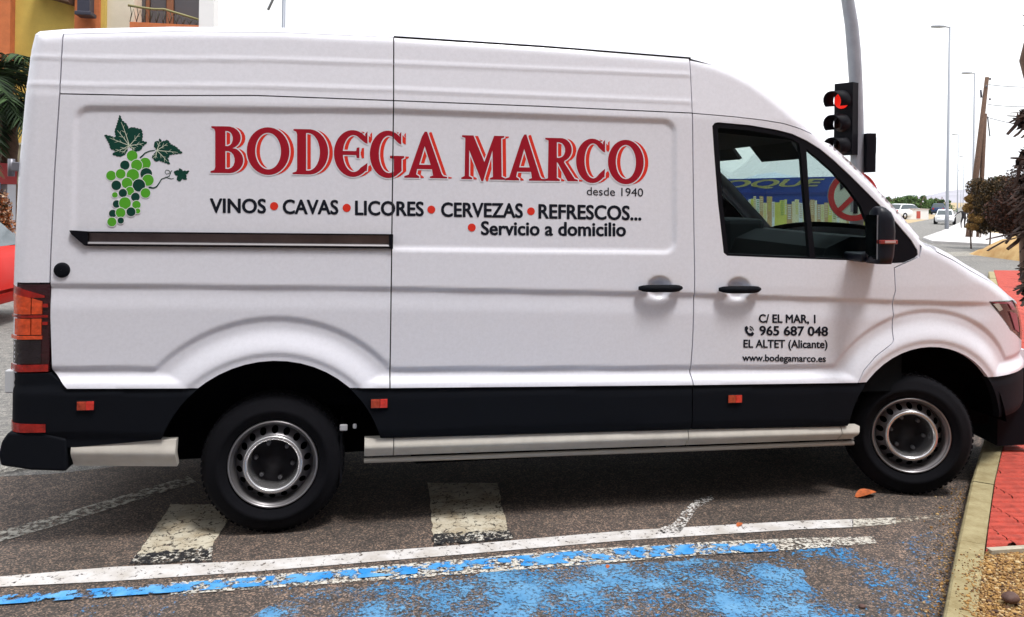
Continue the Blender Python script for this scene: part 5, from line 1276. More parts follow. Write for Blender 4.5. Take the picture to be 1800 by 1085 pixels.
# distant trees beyond the field
random.seed(21)
D0 = 110
for i, (px, top, wd) in enumerate(((1548, 347, 22), (1568, 348, 26), (1588, 345, 24), (1604, 343, 24), (1618, 346, 16), (1631, 341, 20), (1650, 350, 14), (1662, 352, 12), (1535, 346, 20))):
    D = D0 + random.uniform(-12, 12); b = Vector(atd(px, 354, D)); ht = 1.75 + (354.6 - top) / FPX * D + 0; w_ = wd / FPX * D; g = Vector((b.x, b.y, -2.0)); ht += 2
    o = empty('tree', (b.x, b.y, -.02)); kinds = ['low dense dark green tree', 'broad rounded green tree', 'slightly taller pale green tree']
    lab = ['low tree half hidden at the windscreen pillar edge', 'broad low tree second from the pillar', 'dense green tree above the white wall', 'tree with the highest crown in the left clump', 'narrow tree at the gap before the lone one', 'lone rounder tree on the right of the clump', 'small dark tree just left of the tall street lamp', 'tiny tree right beside the tall street lamp', 'tree seen nearest to the van windscreen pillar'][i]
    tag(o, lab, 'tree', 'trees beyond the dry field')
    cl_ = [(random.uniform(-w_ * .5, w_ * .5), random.uniform(-1, 1), random.uniform(.8, ht - 2 - w_ * .18), w_ * random.uniform(.20, .30)) for _ in range(9)]
    crown('crown', cl_, 1500, .16, leafmat('leaf_far', (.025, .06, .02), (.12, .20, .05), (.06, .12, .03)), o); mb = MB(); mb.tube([(0, 0, 0), (0.05, 0, 1.4)], [.14, .09], 6); mb.tube([(0.05, 0, 1.4), (.7, .2, 2.4)], [.07, .03], 5); mb.tube([(0.05, 0, 1.4), (-.6, -.1, 2.3)], [.07, .03], 5); mb.build('trunk', WOOD, o)
# hedge line joining them, hills, dry field scrub
hz = []
for k in range(70): px = random.uniform(1480, 1668); D = random.uniform(112, 125); b = atd(px, 356, D); hz.append((b[0], b[1], random.uniform(.3, 1.4), random.uniform(.7, 1.2)))
tag(crown('hedge', hz, 14000, .14, leafmat('leaf_far', (.025, .06, .02), (.12, .20, .05))), 'dark green scrub running along the foot of the far trees', 'scrub', kind='stuff')
def hill(pts, D, mt_, name='hills', depth=600):
    vs = []; fs = []; n = len(pts)
    for i, (px, py) in enumerate(pts):
        a = atd(px, py, D); z0 = a[2]
        for k, (dd, hz_) in enumerate(((-.35, -.03), (-.18, .45), (-.06, .85), (0, 1.0), (.1, .8), (.3, -.03))):
            q = atd(px, 354, D * (1 + dd)); j = 1 + .10 * math.sin(i * 2.3 + k * 1.7); vs.append((q[0], q[1], -2 if hz_ < 0 else z0 * hz_ * (j if k != 3 else 1)))
    for i in range(n - 1):
        for k in range(5): a = i * 6 + k; fs.append((a, a + 1, a + 7, a + 6))
    o = mesh_obj(name, vs, fs, mt_, None, True); tag(o, kind='structure'); return o
random.seed(4)
prof = [(px, 354 - h) for px, h in ((1420, 2), (1500, 4), (1560, 5), (1610, 7), (1640, 12), (1660, 17), (1680, 20), (1700, 21), (1720, 20), (1745, 14), (1780, 9), (1830, 4), (1900, 2))]
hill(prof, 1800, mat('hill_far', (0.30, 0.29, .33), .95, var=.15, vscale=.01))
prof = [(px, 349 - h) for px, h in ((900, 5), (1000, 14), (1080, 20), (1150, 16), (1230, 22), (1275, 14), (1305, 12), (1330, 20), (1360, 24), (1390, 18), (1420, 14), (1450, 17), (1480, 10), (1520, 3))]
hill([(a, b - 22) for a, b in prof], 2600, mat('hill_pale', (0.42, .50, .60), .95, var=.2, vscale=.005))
# air: thin haze
hzm = bpy.data.materials.new('haze'); hzm.use_nodes = True; hn = hzm.node_tree; hn.nodes.clear(); ho = hn.nodes.new('ShaderNodeOutputMaterial'); pv = hn.nodes.new('ShaderNodeVolumePrincipled')
pv.inputs['Color'].default_value = (.93, .95, 1, 1); pv.inputs['Density'].default_value = .00010; pv.inputs['Anisotropy'].default_value = .2; hn.links.new(pv.outputs[0], ho.inputs['Volume'])
HAZE = True
if HAZE:
    mb = MB(); mb.box((-900, -200, -3.2), (2900, 3200, 230)); o = mb.build('haze', hzm); tag(o, kind='stuff')

# ---- far vehicles
def car(name, label, px, py, col, rz, scale=1.0, D=None, cat='car', grp='cars on the far road', z=0):
    o = empty(name); 
    if D is None: p = atz(px, py, 0); o.location = (p[0], p[1], 0)
    else: p = atd(px, 354, D); o.location = (p[0], p[1], 0)
    o.rotation_euler.z = rz; tag(o, label, cat, grp)
    L, W2, H = 4.1 * scale, .86 * scale, 1.46 * scale
    st = [(-.50, .30, .55, .80), (-.485, .26, .78, .92), (-.46, .24, .90, .97), (-.36, .22, .94, 1.0), (-.2, .2, .96, 1.0), (.1, .2, .95, 1.0), (.26, .2, .92, 1.0), (.38, .22, .86, .98), (.46, .24, .76, .90), (.5, .3, .55, .74)]
    vs = []; fs = []; n = 10
    for x, zb, zt_, wf_ in st:
        w_ = W2 * wf_
        for y, z_ in ((-w_ * .9, zb), (-w_, zb + .14), (-w_, zt_ - .15), (-w_ * .92, zt_), (-w_ * .3, zt_ + .02), (w_ * .3, zt_ + .02), (w_ * .92, zt_), (w_, zt_ - .15), (w_, zb + .14), (w_ * .9, zb)): vs.append((x * L, y, z_ * scale))
    for i in range(len(st) - 1):
        for k in range(n): k2 = (k + 1) % n; fs.append((i * n + k, i * n + k2, (i + 1) * n + k2, (i + 1) * n + k))
    fs += [tuple(range(n))[::-1], tuple(range((len(st) - 1) * n, len(st) * n))]
    pm = mat('car_' + col[0], col[1], .45, coat=0, spec=.2); mb = MB(); mb.add(vs, fs, 0, True); mb.build('body', pm, o)
    gl = mat('car_glass', (.03, .045, .05), .08, coat=.5)
    gs = [(-.44, .93, .93, .9), (-.33, .93, 1.40, .74), (-.20, .94, 1.46, .72), (.05, .94, 1.44, .72), (.14, .94, 1.36, .74), (.31, .90, .93, .86)]
    vs = []; fs = []; fm = []
    for x, zb, zt_, wf_ in gs:
        for y, z_ in ((-W2 * .93, zb - .03), (-W2 * wf_ * 1.02, zt_ - .06), (-W2 * wf_ * .9, zt_), (W2 * wf_ * .9, zt_), (W2 * wf_ * 1.02, zt_ - .06), (W2 * .93, zb - .03)): vs.append((x * L, y, z_ * scale))
    for i in range(5):
        for k in range(5): fs.append((i * 6 + k, i * 6 + k + 1, i * 6 + k + 7, i * 6 + k + 6)); fm.append(1 if k in (1, 2, 3) and 1 <= i <= 3 or k in (1, 3) else 0)
    gh = mesh_obj('cabin', vs, fs, [gl, pm], o, False, fm)
    for sx in (-.29, .31):
        for sy in (-1, 1):
            wv = empty('wheel', (sx * L, sy * W2 * .94, .31 * scale)); wv.parent = o
            mb = MB(); mb.lathe([(.20, -.10), (.29, -.10), (.31, -.07), (.31, .07), (.29, .10), (.20, .10)], (0, 0, 0), 'y', 20); mb.build('tyre', RUB, wv)
            mb = MB(); mb.lathe([(0, .085 * sy), (.06, .09 * sy), (.19, .08 * sy), (.20, .06 * sy)], (0, 0, 0), 'y', 16); mb.build('rim', STEEL, wv)
    for sy in (-1, 1):
        mb = MB(); mb.box((.455 * L, sy * W2 * .6 - .14, .60 * scale), (.487 * L, sy * W2 * .6 + .14, .74 * scale), 0, .02); mb.build('headlight', mat('car_lamp', (.7, .7, .7), .2), o)
        mb = MB(); mb.box((-.497 * L, sy * W2 * .68 - .10, .66 * scale), (-.47 * L, sy * W2 * .68 + .10, .86 * scale), 0, .02); mb.build('tail_light', mat('car_tail', (.4, .01, .01), .2), o)
        mb = MB(); mb.box((.16 * L, sy * (W2 + .08) - .08, .92 * scale), (.19 * L, sy * (W2 + .08) + .08, 1.03 * scale), 0, .02); mb.build('wing_mirror', pm, o)
    return o
yaw_road = math.atan2(fw.y + .5, fw.x + .62)
roadv = Vector(atz(1697, 365, 0)) - Vector(atz(1660, 400, 0)); yr_ = math.atan2(roadv.y, roadv.x)
car('parked_car', 'white car coming down the far road beside the tall lamp', 1661, 394, ('white', (.75, .76, .78)), yr_ + math.pi, scale=.78)
car('parked_car', 'dark blue car on the far road ahead of the white one', 1650, 377, ('blue', (.02, .04, .10)), yr_)
car('parked_car', 'white car parked on the dry field by the road edge', 1591, 385, ('white', (.75, .76, .78)), .3)
# red car at the left edge behind the van
rc = car('parked_car', 'red car at the left edge, partly hidden behind the van', 0, 0, ('red', (.52, .012, .006)), 0, D=10.6, grp=None, scale=1.06)
p = atd(18, 354, 10.4); rc.location = (p[0] - 2.12, p[1] + .3, -.008); rc.rotation_euler.z = R(176)
# low white building on the field
b = atd(1598, 372, 78); wb = empty('farm_building', (b[0], b[1], -.02)); tag(wb, 'small low white building on the dry field before the trees', 'building')
mb = MB(); mb.box((-1.3, -.8, 0), (1.5, .8, .95)); mb.build('wall', mat('whitewash', (.72, .70, .68), .8), wb); mb = MB(); mb.box((-1.35, -.85, .95), (1.55, .85, 1.03)); mb.build('roof', mat('roof_pale', (.5, .42, .38), .8), wb)
mb = MB(); mb.box((.2, -.83, .1), (.6, -.8, .8)); mb.build('door', mat('door_red', (.4, .06, .04), .6), wb)

# ---- pavements in the distance
PAVE2 = mat('concrete_pave', (.50, .48, .47), .85, var=.12, vscale=1.5)
def far_pave(P, z=.10, name='far_pavement'):
    Q = [atz(a, b, 0)[:2] for a, b in P]; n = len(Q); vs = [(x, y, z) for x, y in Q] + [(x, y, -.03) for x, y in Q]; fs = [tuple(range(n))] + [(i, (i + 1) % n, n + (i + 1) % n, n + i) for i in range(n)]
    o = mesh_obj(name, vs, fs, PAVE2); bm = bmesh.new(); bm.from_mesh(o.data); bmesh.ops.recalc_face_normals(bm, faces=bm.faces); bm.to_mesh(o.data); bm.free(); tag(o, kind='structure')
far_pave([(1622, 421), (1655, 409), (1688, 393), (1701, 367), (1706, 367), (1704, 392), (1712, 408), (1800, 420), (1990, 432), (1990, 447), (1800, 437), (1700, 431), (1640, 428)])
sheet('far_crossing', [atz(a, b, 0)[:2] for a, b in ((1650, 444), (1700, 442), (1990, 452), (1990, 458), (1720, 450), (1660, 450))], -.002, FADED)

# ---- earth bank with shrubs at the right, small white sign, walking figure
bank = []
mb = MB(); n = 16; vs = []; fs = []
cb = Vector(atd(1762, 405, 25)); 
for i in range(n + 1):
    for j in range(9):
        u = -1 + 2 * i / n; v = -1 + 2 * j / 8; h = max(0, (1 - u * u)) ** .6 * max(0, 1 - v * v) ** .7; vs.append((cb.x + rt.x * u * 1.25 + fw.x * v * 2.2 + 1.3 * rt.x, cb.y + rt.y * u * 1.25 + fw.y * v * 2.2 + 1.3 * rt.y, .08 + .75 * h * (1 + .15 * math.sin(i * 1.9 + j)) - .1))
for i in range(n):
    for j in range(8): a = i * 9 + j; fs.append((a, a + 1, a + 10, a + 9))
o = mesh_obj('earth_bank', vs, fs, mat('ochre_earth', (.36, .20, .07), .95, col2=(.50, .34, .15), vscale=2.5, bump=.6, bscale=10), None, True); tag(o, kind='structure')
def shrub(pts, D, n, size, mt_, label, nm='shrub', fat=2.1):
    xs = [atd(a, b, D) for a, b, r in pts]; b0 = xs[0]; o = empty(nm, (b0[0], b0[1], 0)); tag(o, label, 'shrub')
    cl_ = [(x[0] - b0[0], x[1] - b0[1] + random.uniform(-.3, .3), x[2], fat * r / FPX * D) for x, (a, b, r) in zip(xs, pts)]
    cl_ += [((p_[0] + q_[0]) / 2, (p_[1] + q_[1]) / 2, (p_[2] + q_[2]) / 2 * random.uniform(.8, 1), (p_[3] + q_[3]) / 2) for p_, q_ in zip(cl_, cl_[1:])]
    crown('foliage', cl_, n, size, mt_, o); mb = MB()
    for c in cl_[:1]: mb.tube([(c[0] * .5, c[1] * .5, 0), (c[0] * .8, c[1] * .8, c[2] * .5), (c[0], c[1], c[2])], [.03, .02, .01], 5)
    mb.build('stem', WOOD, o); return o
shrub([(1738, 345, 15), (1728, 360, 10), (1722, 378, 7), (1750, 335, 15), (1765, 345, 16), (1748, 362, 15), (1728, 330, 10), (1776, 330, 12), (1722, 392, 8), (1738, 388, 9), (1756, 392, 8), (1770, 397, 8)], 30, 34000, .05, BRN, 'reddish brown bush growing round the foot of the timber poles')
shrub([(1712, 350, 7), (1708, 368, 6), (1712, 385, 7), (1706, 398, 5)], 30, 6000, .05, OCH, 'ochre dry shrub at the left side of the brown bush', fat=1.15)
shrub([(1782, 360, 18), (1800, 345, 20), (1790, 385, 16), (1770, 372, 15), (1815, 370, 20), (1805, 320, 20), (1795, 405, 12), (1812, 410, 14)], 28, 22000, .05, leafmat('leaf_maroon', (.012, .007, .006), (.10, .035, .022), (.035, .018, .012)), 'dark maroon hedge at the right edge behind the dry palm')
# distant palm tops
def palm(px, py, D, n, L, label, mt_, trunk_r=.14, droop=1.0, seed=1, sp=(0, 360), leafl=.3, wd=.018, z0=None):
    random.seed(seed); c = Vector(atd(px, py, D)); o = empty('palm_tree', (c.x, c.y, 0)); tag(o, label, 'palm tree')
    for k in range(n):
        a = R(random.uniform(*sp)); el_ = random.uniform(-.5, 1.2); P = []
        for i in range(9):
            t = i / 8; rr_ = L * t * math.cos(el_ * (1 - .3 * t)); zz_ = L * (t * math.sin(el_) - droop * .55 * t * t); P.append(Vector((rr_ * math.cos(a), rr_ * math.sin(a), c.z + zz_)))
        mb = MB(); mb.tube([tuple(q) for q in P], [.018 * (1 - .8 * i / 8) for i in range(9)], 4); vs = []; fs = []
        for i in range(1, 9):
            for u in (0, .25, .5, .75):
                q = P[i - 1] + (P[i] - P[i - 1]) * u; t = (P[i] - P[i - 1]).normalized(); s_ = t.cross(up).normalized(); ll = leafl * (1 - .5 * abs((i + u) / 9 - .4)) * random.uniform(.8, 1.1)
                for sg_ in (-1, 1):
                    e = q + (s_ * sg_ * .75 + t * .65 - up * random.uniform(.1, .7)).normalized() * ll; k0 = len(vs); nn = t * wd; vs += [tuple(q - nn), tuple(q + nn), tuple((q + e) / 2 + nn * 1.2 + up * .02), tuple(e), tuple((q + e) / 2 - nn * 1.2 + up * .02)]; fs.append((k0, k0 + 1, k0 + 2, k0 + 3, k0 + 4))
        mb.add(vs, fs); mb.build('frond', mt_, o, False)
    mb = MB(); N = 14; mb.tube([(0, 0, c.z * i / N) for i in range(N + 1)], [trunk_r * (1 + .12 * (i % 2)) for i in range(N + 1)], 10); mb.build('trunk', WOOD, o); return o
palm(1762, 317, 45, 16, .55, 'small palm showing above the brown bush', leafmat('palm_far', (.03, .06, .02), (.12, .16, .06)), seed=3, leafl=.22, wd=.02)
mb = MB(); b = atd(1778, 300, 45)
# broad dark palm at the left edge, behind the van
palm(-25, 150, 15.5, 46, 1.75, 'dark green palm at the left edge in front of the yellow house', leafmat('palm_dark', (.006, .014, .008), (.05, .10, .03), (.02, .04, .014)), trunk_r=.26, droop=1.15, seed=8, leafl=.5, wd=.018)
palm(10, 195, 16.5, 34, 1.2, 'lower dark green palm behind the left edge palm', leafmat('palm_dark', (.006, .014, .008), (.05, .10, .03)), trunk_r=.22, droop=1.2, seed=9, leafl=.45, wd=.018)
# small white sign on a post
b = atz(1733, 418, 0); sgn = empty('small_sign', (b[0], b[1], 0)); Ds = (Vector(b) - Vector(CAM)).dot(fw); tag(sgn, 'small white rectangular sign on a pale post by the brown bush', 'sign')
k_ = Ds / FPX; mb = MB(); mb.tube([(0, 0, 0), (-.0, 0, 50 * k_)], 2.2 * k_, 8); mb.build('post', mat('post_pale', (.55, .52, .48), .7), sgn)
mb = MB(); c_ = Vector(atd(1722, 355, Ds - .1)) - Vector((b[0], b[1], 0)); obox(mb, c_, rt, up, fw, 8.5 * k_, 10 * k_, .015); mb.build('sign_board', mat('sign_white', (.78, .78, .80), .6), sgn)
mb = MB(); obox(mb, c_ - fw * .02 + up * 3 * k_, rt, up, fw, 4 * k_, 1.0 * k_, .003); obox(mb, c_ - fw * .02 - up * 1 * k_, rt, up, fw, 5 * k_, .8 * k_, .003); mb.build('sign_print', mat('print_grey', (.35, .35, .38), .6), sgn)
b = atd(1727, 420, 22); mb = MB(); g = atz(1722, 422, 0)
tag(mb.tube([(g[0], g[1], 0), (g[0], g[1], .9)], .03, 6).build('marker_post', mat('post_pale', (.55, .52, .48))), 'thin pale marker post below the small white sign', 'post')
# ---- walking person, dark clothes, one arm out
def person(px, py, H, label):
    g = atz(px, py, 0); J = {}; s = H / 1.75
    pts = {'pel': (0, 0, .93), 'ch': (0, .03, 1.22), 'nk': (0, .05, 1.45), 'hd': (0, .07, 1.60), 'ht': (0, .07, 1.70), 'hl': (-.10, 0, .88), 'kl': (-.16, .10, .50), 'al': (-.20, -.06, .09), 'tl': (-.20, .12, .04), 'hr': (.10, 0, .88), 'kr': (.10, .14, .50), 'ar': (.12, .20, .09), 'tr': (.12, .36, .05),
           'sl': (-.19, .03, 1.38), 'el': (-.42, .05, 1.22), 'wl': (-.62, .06, 1.02), 'fl': (-.68, .06, .95), 'sr': (.19, .03, 1.38), 'er': (.27, .0, 1.10), 'wr': (.25, .10, .86), 'fr': (.25, .13, .78)}
    rad = {'pel': .16, 'ch': .17, 'nk': .06, 'hd': .10, 'ht': .085, 'hl': .10, 'kl': .065, 'al': .045, 'tl': .04, 'hr': .10, 'kr': .065, 'ar': .045, 'tr': .04, 'sl': .075, 'el': .05, 'wl': .035, 'fl': .035, 'sr': .075, 'er': .05, 'wr': .035, 'fr': .035}
    ed = [('pel', 'ch'), ('ch', 'nk'), ('nk', 'hd'), ('hd', 'ht'), ('pel', 'hl'), ('hl', 'kl'), ('kl', 'al'), ('al', 'tl'), ('pel', 'hr'), ('hr', 'kr'), ('kr', 'ar'), ('ar', 'tr'), ('ch', 'sl'), ('sl', 'el'), ('el', 'wl'), ('wl', 'fl'), ('ch', 'sr'), ('sr', 'er'), ('er', 'wr'), ('wr', 'fr')]
    ks_ = list(pts); me = bpy.data.meshes.new('body'); me.from_pydata([tuple(c * s for c in pts[k]) for k in ks_], [(ks_.index(a), ks_.index(b)) for a, b in ed], []); ob = bpy.data.objects.new('body', me); COL.objects.link(ob)
    md = ob.modifiers.new('skin', 'SKIN'); 
    for i, k in enumerate(ks_): me.skin_vertices[0].data[i].radius = (rad[k] * s, rad[k] * s * .8)
    me.skin_vertices[0].data[0].use_root = True; sb = ob.modifiers.new('sub', 'SUBSURF'); sb.levels = 1; sb.render_levels = 1
    dg = bpy.context.evaluated_depsgraph_get(); m2 = bpy.data.meshes.new_from_object(ob.evaluated_get(dg)); ob.modifiers.clear(); ob.data = m2; m2.materials.clear(); m2.materials.append(mat('dark_clothes', (.012, .010, .014), .9)); m2.materials.append(mat('skin', (.35, .2, .14), .6))
    for p_ in m2.polygons: p_.use_smooth = True; p_.material_index = 1 if p_.center.z > 1.5 * s and p_.center.y < .09 * s else 0
    root = empty('person', (g[0], g[1], 0)); root.rotation_euler.z = R(-20); tag(root, label, 'person'); ob.parent = root
    mb = MB(); mb.lathe([(.001, .115 * s), (.06 * s, .10 * s), (.098 * s, .04 * s), (.10 * s, -.03 * s), (.07 * s, -.05 * s)], (0, .09 * s, 1.64 * s), 'z', 12); mb.build('hair', mat('hair_dark', (.015, .01, .01), .8), root); return root
person(1694, 403.5, 1.45, 'person in dark clothes walking by the roadside with one arm held out')

# ---- dry plant hanging into the picture at the right edge
DRY = leafmat('dry_blade', (.008, .005, .005), (.10, .05, .03), (.03, .016, .012))
dp = empty('dry_palm'); DD = 6.3; c0 = Vector(atd(1850, 400, DD)); dp.location = (c0.x, c0.y, KH); tag(dp, 'dead brown palm with withered hanging fronds at the right edge', 'palm')
def L3(px, py, D): return Vector(atd(px, py, D)) - Vector(dp.location)
random.seed(5); mb = MB()
N = 16; mb.tube([tuple(L3(1846 + 5 * math.sin(i), 1000 - 900 * i / N, DD + .1)) if False else (0.05 * math.sin(i * .8), .05 * math.cos(i), 3.4 * i / N) for i in range(N + 1)], [.15 * (1 + .18 * (i % 2)) for i in range(N + 1)], 12); mb.build('trunk', WOOD, dp)
def blade(pts, w_, D):
    mb = MB(); P = [L3(a, b, D + .05 * math.sin(a)) for a, b in pts]; n = len(P); vs = []; fs = []
    for i, q in enumerate(P):
        t = (P[min(i + 1, n - 1)] - P[max(i - 1, 0)]).normalized(); s_ = t.cross(fw).normalized(); wd = w_ * (math.sin(math.pi * min(1, .25 + .75 * (1 - i / (n - 1)))) ** .7 if i else .7) * D / FPX
        vs += [tuple(q - s_ * wd), tuple(q + fw * -.02), tuple(q + s_ * wd), tuple(q + fw * .02)]
    for i in range(n - 1):
        a = i * 4; b = a + 4
        for j in range(4): fs.append((a + j, a + (j + 1) % 4, b + (j + 1) % 4, b + j))
    fs += [(0, 3, 2, 1), tuple(4 * (n - 1) + j for j in range(4))]; mb.add(vs, fs); return mb.build('dry_frond', DRY, dp, True)
for pts, w_ in (([(1830, 175), (1800, 200), (1784, 222), (1771, 236)], 12), ([(1835, 200), (1808, 215), (1790, 235), (1783, 240)], 8),
                ([(1830, 255), (1806, 268), (1794, 290), (1786, 322), (1779, 330)], 12), ([(1835, 280), (1812, 300), (1798, 330), (1789, 352)], 14), ([(1826, 310), (1806, 330), (1800, 372), (1793, 395)], 12), ([(1830, 300), (1806, 318), (1776, 350), (1762, 358)], 6),
                ([(1845, 365), (1806, 400), (1788, 425), (1771, 438)], 13), ([(1845, 400), (1795, 408), (1760, 415), (1734, 421)], 5), ([(1845, 405), (1795, 416), (1765, 424), (1742, 437), (1736, 441)], 5), ([(1845, 385), (1806, 402), (1780, 412), (1768, 428)], 10),
                ([(1845, 440), (1815, 452), (1800, 461), (1790, 468)], 9), ([(1840, 450), (1812, 470), (1800, 482), (1793, 486)], 8), ([(1845, 480), (1812, 500), (1797, 508), (1788, 514)], 8), ([(1845, 500), (1815, 512), (1803, 522), (1793, 530)], 9), ([(1845, 350), (1810, 362), (1795, 380), (1782, 392)], 14), ([(1850, 330), (1818, 350), (1808, 390), (1803, 430)], 16), ([(1850, 395), (1820, 420), (1806, 455), (1806, 490)], 12)):
    blade(pts, w_ * .28, DD)

random.seed(31); cl_ = []
for px, py, r in ((1800, 212, 12), (1812, 200, 14), (1800, 285, 9), (1812, 275, 14), (1806, 320, 13), (1797, 345, 9), (1815, 355, 16), (1808, 385, 15), (1797, 398, 9), (1818, 415, 14), (1812, 455, 9), (1815, 490, 10), (1815, 520, 10), (1808, 430, 8)):
    q = L3(px, py, DD + .1); cl_.append((q.x, q.y, q.z, r / FPX * DD))
crown('withered_leaves', cl_, 1500, .045, DRY, dp)
for k in range(90):
    px, py, r = random.choice(((1806, 208, 14), (1808, 290, 16), (1806, 345, 18), (1808, 395, 18), (1812, 470, 12), (1812, 505, 12))); x0_, y0_ = px + random.uniform(0, 25), py + random.uniform(-r, r); L_ = random.uniform(18, 42); an = random.uniform(2.3, 3.9)
    P_ = [(x0_ + L_ * u * math.cos(an), y0_ - L_ * u * math.sin(an) + 9 * u * u) for u in (0, .33, .66, 1)]; blade(P_, random.uniform(.8, 2.2), DD + random.uniform(-.1, .15))

# withered skirt round the rest of the trunk and a ragged top, beyond the frame's edge
cl_ = [(rt.x * u + fw.x * v, rt.y * u + fw.y * v, z + random.uniform(-.2, .2), random.uniform(.14, .22)) for z in (1.2, 1.5, 1.8, 2.1, 2.4, 2.7, 3.0, 3.3) for u, v in ((.26, -.12), (.32, .1), (.2, .3))] + [(.3 * rt.x, .3 * rt.y, 3.7, .3)]
crown('withered_leaves', cl_, 9000, .07, DRY, dp)
for k in range(40):
    a = random.uniform(-2.4, 2.4) - .6; L_ = random.uniform(.5, 1.0); z0_ = random.uniform(2.4, 3.5); mb = MB(); ux, uy = rt.x * math.cos(a) + fw.x * math.sin(a), rt.y * math.cos(a) + fw.y * math.sin(a)
    if math.cos(a) < .45: continue
    mb.tube([(ux * L_ * t + .1, uy * L_ * t, z0_ + .25 * t - .95 * L_ * t * t) for t in (0, .25, .5, .75, 1)], [.02, .03, .025, .018, .004], 4); mb.build('dry_frond', DRY, dp)

# ---- large hoarding with skyline print, seen through the cab
HD = 33.0; hL, hR = atd(1150, 354, HD + 0), atd(1560, 354, HD)
ho_ = empty('advertising_hoarding', (hL[0], hL[1], 0)); tag(ho_, 'blue roadside hoarding with yellow lettering above a printed city skyline', 'hoarding')
def HP(px, py, o_=0.0): a = Vector(atd(px, py, HD - o_)); return a - Vector((hL[0], hL[1], 0))
HBL = mat('hoard_blue', (.012, .045, .27), .5); HDK = mat('hoard_navy', (.012, .03, .20), .5); HY = mat('hoard_yellow', (.75, .75, .30), .5)
def quad(mb, pts, o_, mi=0): mb.add([tuple(HP(a, b, o_)) for a, b in pts], [tuple(range(len(pts)))], mi)
mb = MB(); P0 = [HP(1150, 318), HP(1525, 309), HP(1525, 420), HP(1150, 420)]; mb.add([tuple(q) for q in P0] + [tuple(q + fw * .15) for q in P0], [(0, 1, 2, 3), (7, 6, 5, 4), (0, 4, 5, 1), (1, 5, 6, 2), (2, 6, 7, 3), (3, 7, 4, 0)]); mb.build('board', HBL, ho_)
mb = MB(); quad(mb, [(1150, 339), (1525, 337), (1525, 341), (1150, 343)], .03); mb.build('printed_band', HDK, ho_)
bmt = text_bm('OQUE', .03, .35); print('TXT', len(bmt.verts), len(bmt.faces), bb(bmt), CAPH); a_, b_, _, _ = bb(bmt); mb = MB(); cv = bmt.verts; cv.index_update(); V_ = [tuple(HP(1270 + (v.co.x - a_) / (b_ - a_) * 180, 330 - (v.co.x - a_) / (b_ - a_) * 3 - v.co.y / CAPH * 12.5, .05)) for v in bmt.verts]; mb.add(V_, [[v.index for v in f.verts] for f in bmt.faces]); bmt.free(); tag(mb.build('lettering', HY, ho_, False), 'yellow slanting letters OQUE')
random.seed(12); bc = [mat('print_white', (.62, .72, .75), .6), mat('print_yellow', (.55, .58, .12), .6), mat('print_tan', (.45, .32, .16), .6), mat('print_cream', (.66, .66, .45), .6), mat('print_green', (.15, .3, .1), .6)]
x = 1200; i = 0
while x < 1516:
    w_ = random.uniform(4, 10); env = 345 + 18 * (x - 1300) / 220 if x > 1300 else 352; t_ = env + random.uniform(-6, 9); mb = MB(); quad(mb, [(x, t_), (x + w_, t_), (x + w_, 420), (x, 420)], .04 + .001 * (i % 3)); mb.build('printed_tower', random.choice(bc[:4]), ho_)
    mb = MB()
    for k in range(8):
        yy = t_ + 2 + k * 3.2
        if yy < 384: quad(mb, [(x + w_ * .2, yy), (x + w_ * .8, yy), (x + w_ * .8, yy + 1.3), (x + w_ * .2, yy + 1.3)], .05)
    mb.build('printed_windows', random.choice(bc), ho_, False); x += w_ * .93; i += 1
mb = MB()
for px in (1170, 1330, 1490): a = HP(px, 420); mb.tube([(a.x, a.y + .2, 0), (a.x, a.y + .2, 2.4)], .08, 8)
mb.build('support_post', GALV, ho_)

# ---- yellow house at the upper left
HY_ = 18.0
def fq(px, py): a = aty(px, py, HY_); return a[0], a[2]
hs = empty('yellow_house', (fq(0, 300)[0], HY_, 0)); tag(hs, 'yellow rendered house with terracotta columns and a balcony, upper left', 'house'); hx0 = hs.location.x
YEL = mat('yellow_render', (.60, .44, .10), .9, var=.1, vscale=2, bump=.3, bscale=60); TER = mat('terracotta_brick', (.52, .15, .05), .85, var=.15, vscale=4); CRM = mat('cream_render', (.66, .60, .48), .9, var=.05, vscale=3); WRN = mat('white_render', (.80, .80, .80), .9); BRW = mat('brown_frame', (.22, .09, .04), .6); NIGHT = mat('dark_recess', (.03, .025, .03), .6)
def hbox(nm, px0, py0, px1, py1, y0, y1, m_, par=hs):
    a, b = fq(px0, py1), fq(px1, py0); mb = MB(); mb.box((a[0] - hx0, y0, a[1]), (b[0] - hx0, y1, b[1])); return mb.build(nm, m_, par)
ztop = 7.3
mb = MB(); a = fq(-120, 300)[0] - hx0; b = fq(127, 300)[0] - hx0; mb.box((a, .3, 0), (b, 6, ztop)); mb.build('wall', YEL, hs)
mb = MB(); a = fq(178, 300)[0] - hx0; b = fq(227, 300)[0] - hx0; mb.box((a, .25, 0), (b, 6, ztop)); mb.build('wall', CRM, hs)
mb = MB(); a = fq(347, 300)[0] - hx0; b = fq(373, 300)[0] - hx0; mb.box((a, -.1, 0), (b, .6, ztop)); mb.build('column', WRN, hs)
mb = MB(); a = fq(0 - 100, 300)[0] - hx0; b = fq(14, 300)[0] - hx0; mb.box((a, .0, 0), (b, .3, ztop)); col_ = mb.build('column', TER, hs)
mb = MB(); a = fq(127, 300)[0] - hx0; b = fq(171, 300)[0] - hx0; mb.box((a, .0, 0), (b, .4, ztop)); col2 = mb.build('column', TER, hs)
mb = MB(); a = fq(171, 300)[0] - hx0; b = fq(179, 300)[0] - hx0; mb.box((a, .1, 0), (b, .4, ztop)); mb.build('wall_strip', mat('yellow_render', (.60, .44, .10)), hs)
hbox('recess', 227, -60, 347, 44, 1.2, 1.3, NIGHT)
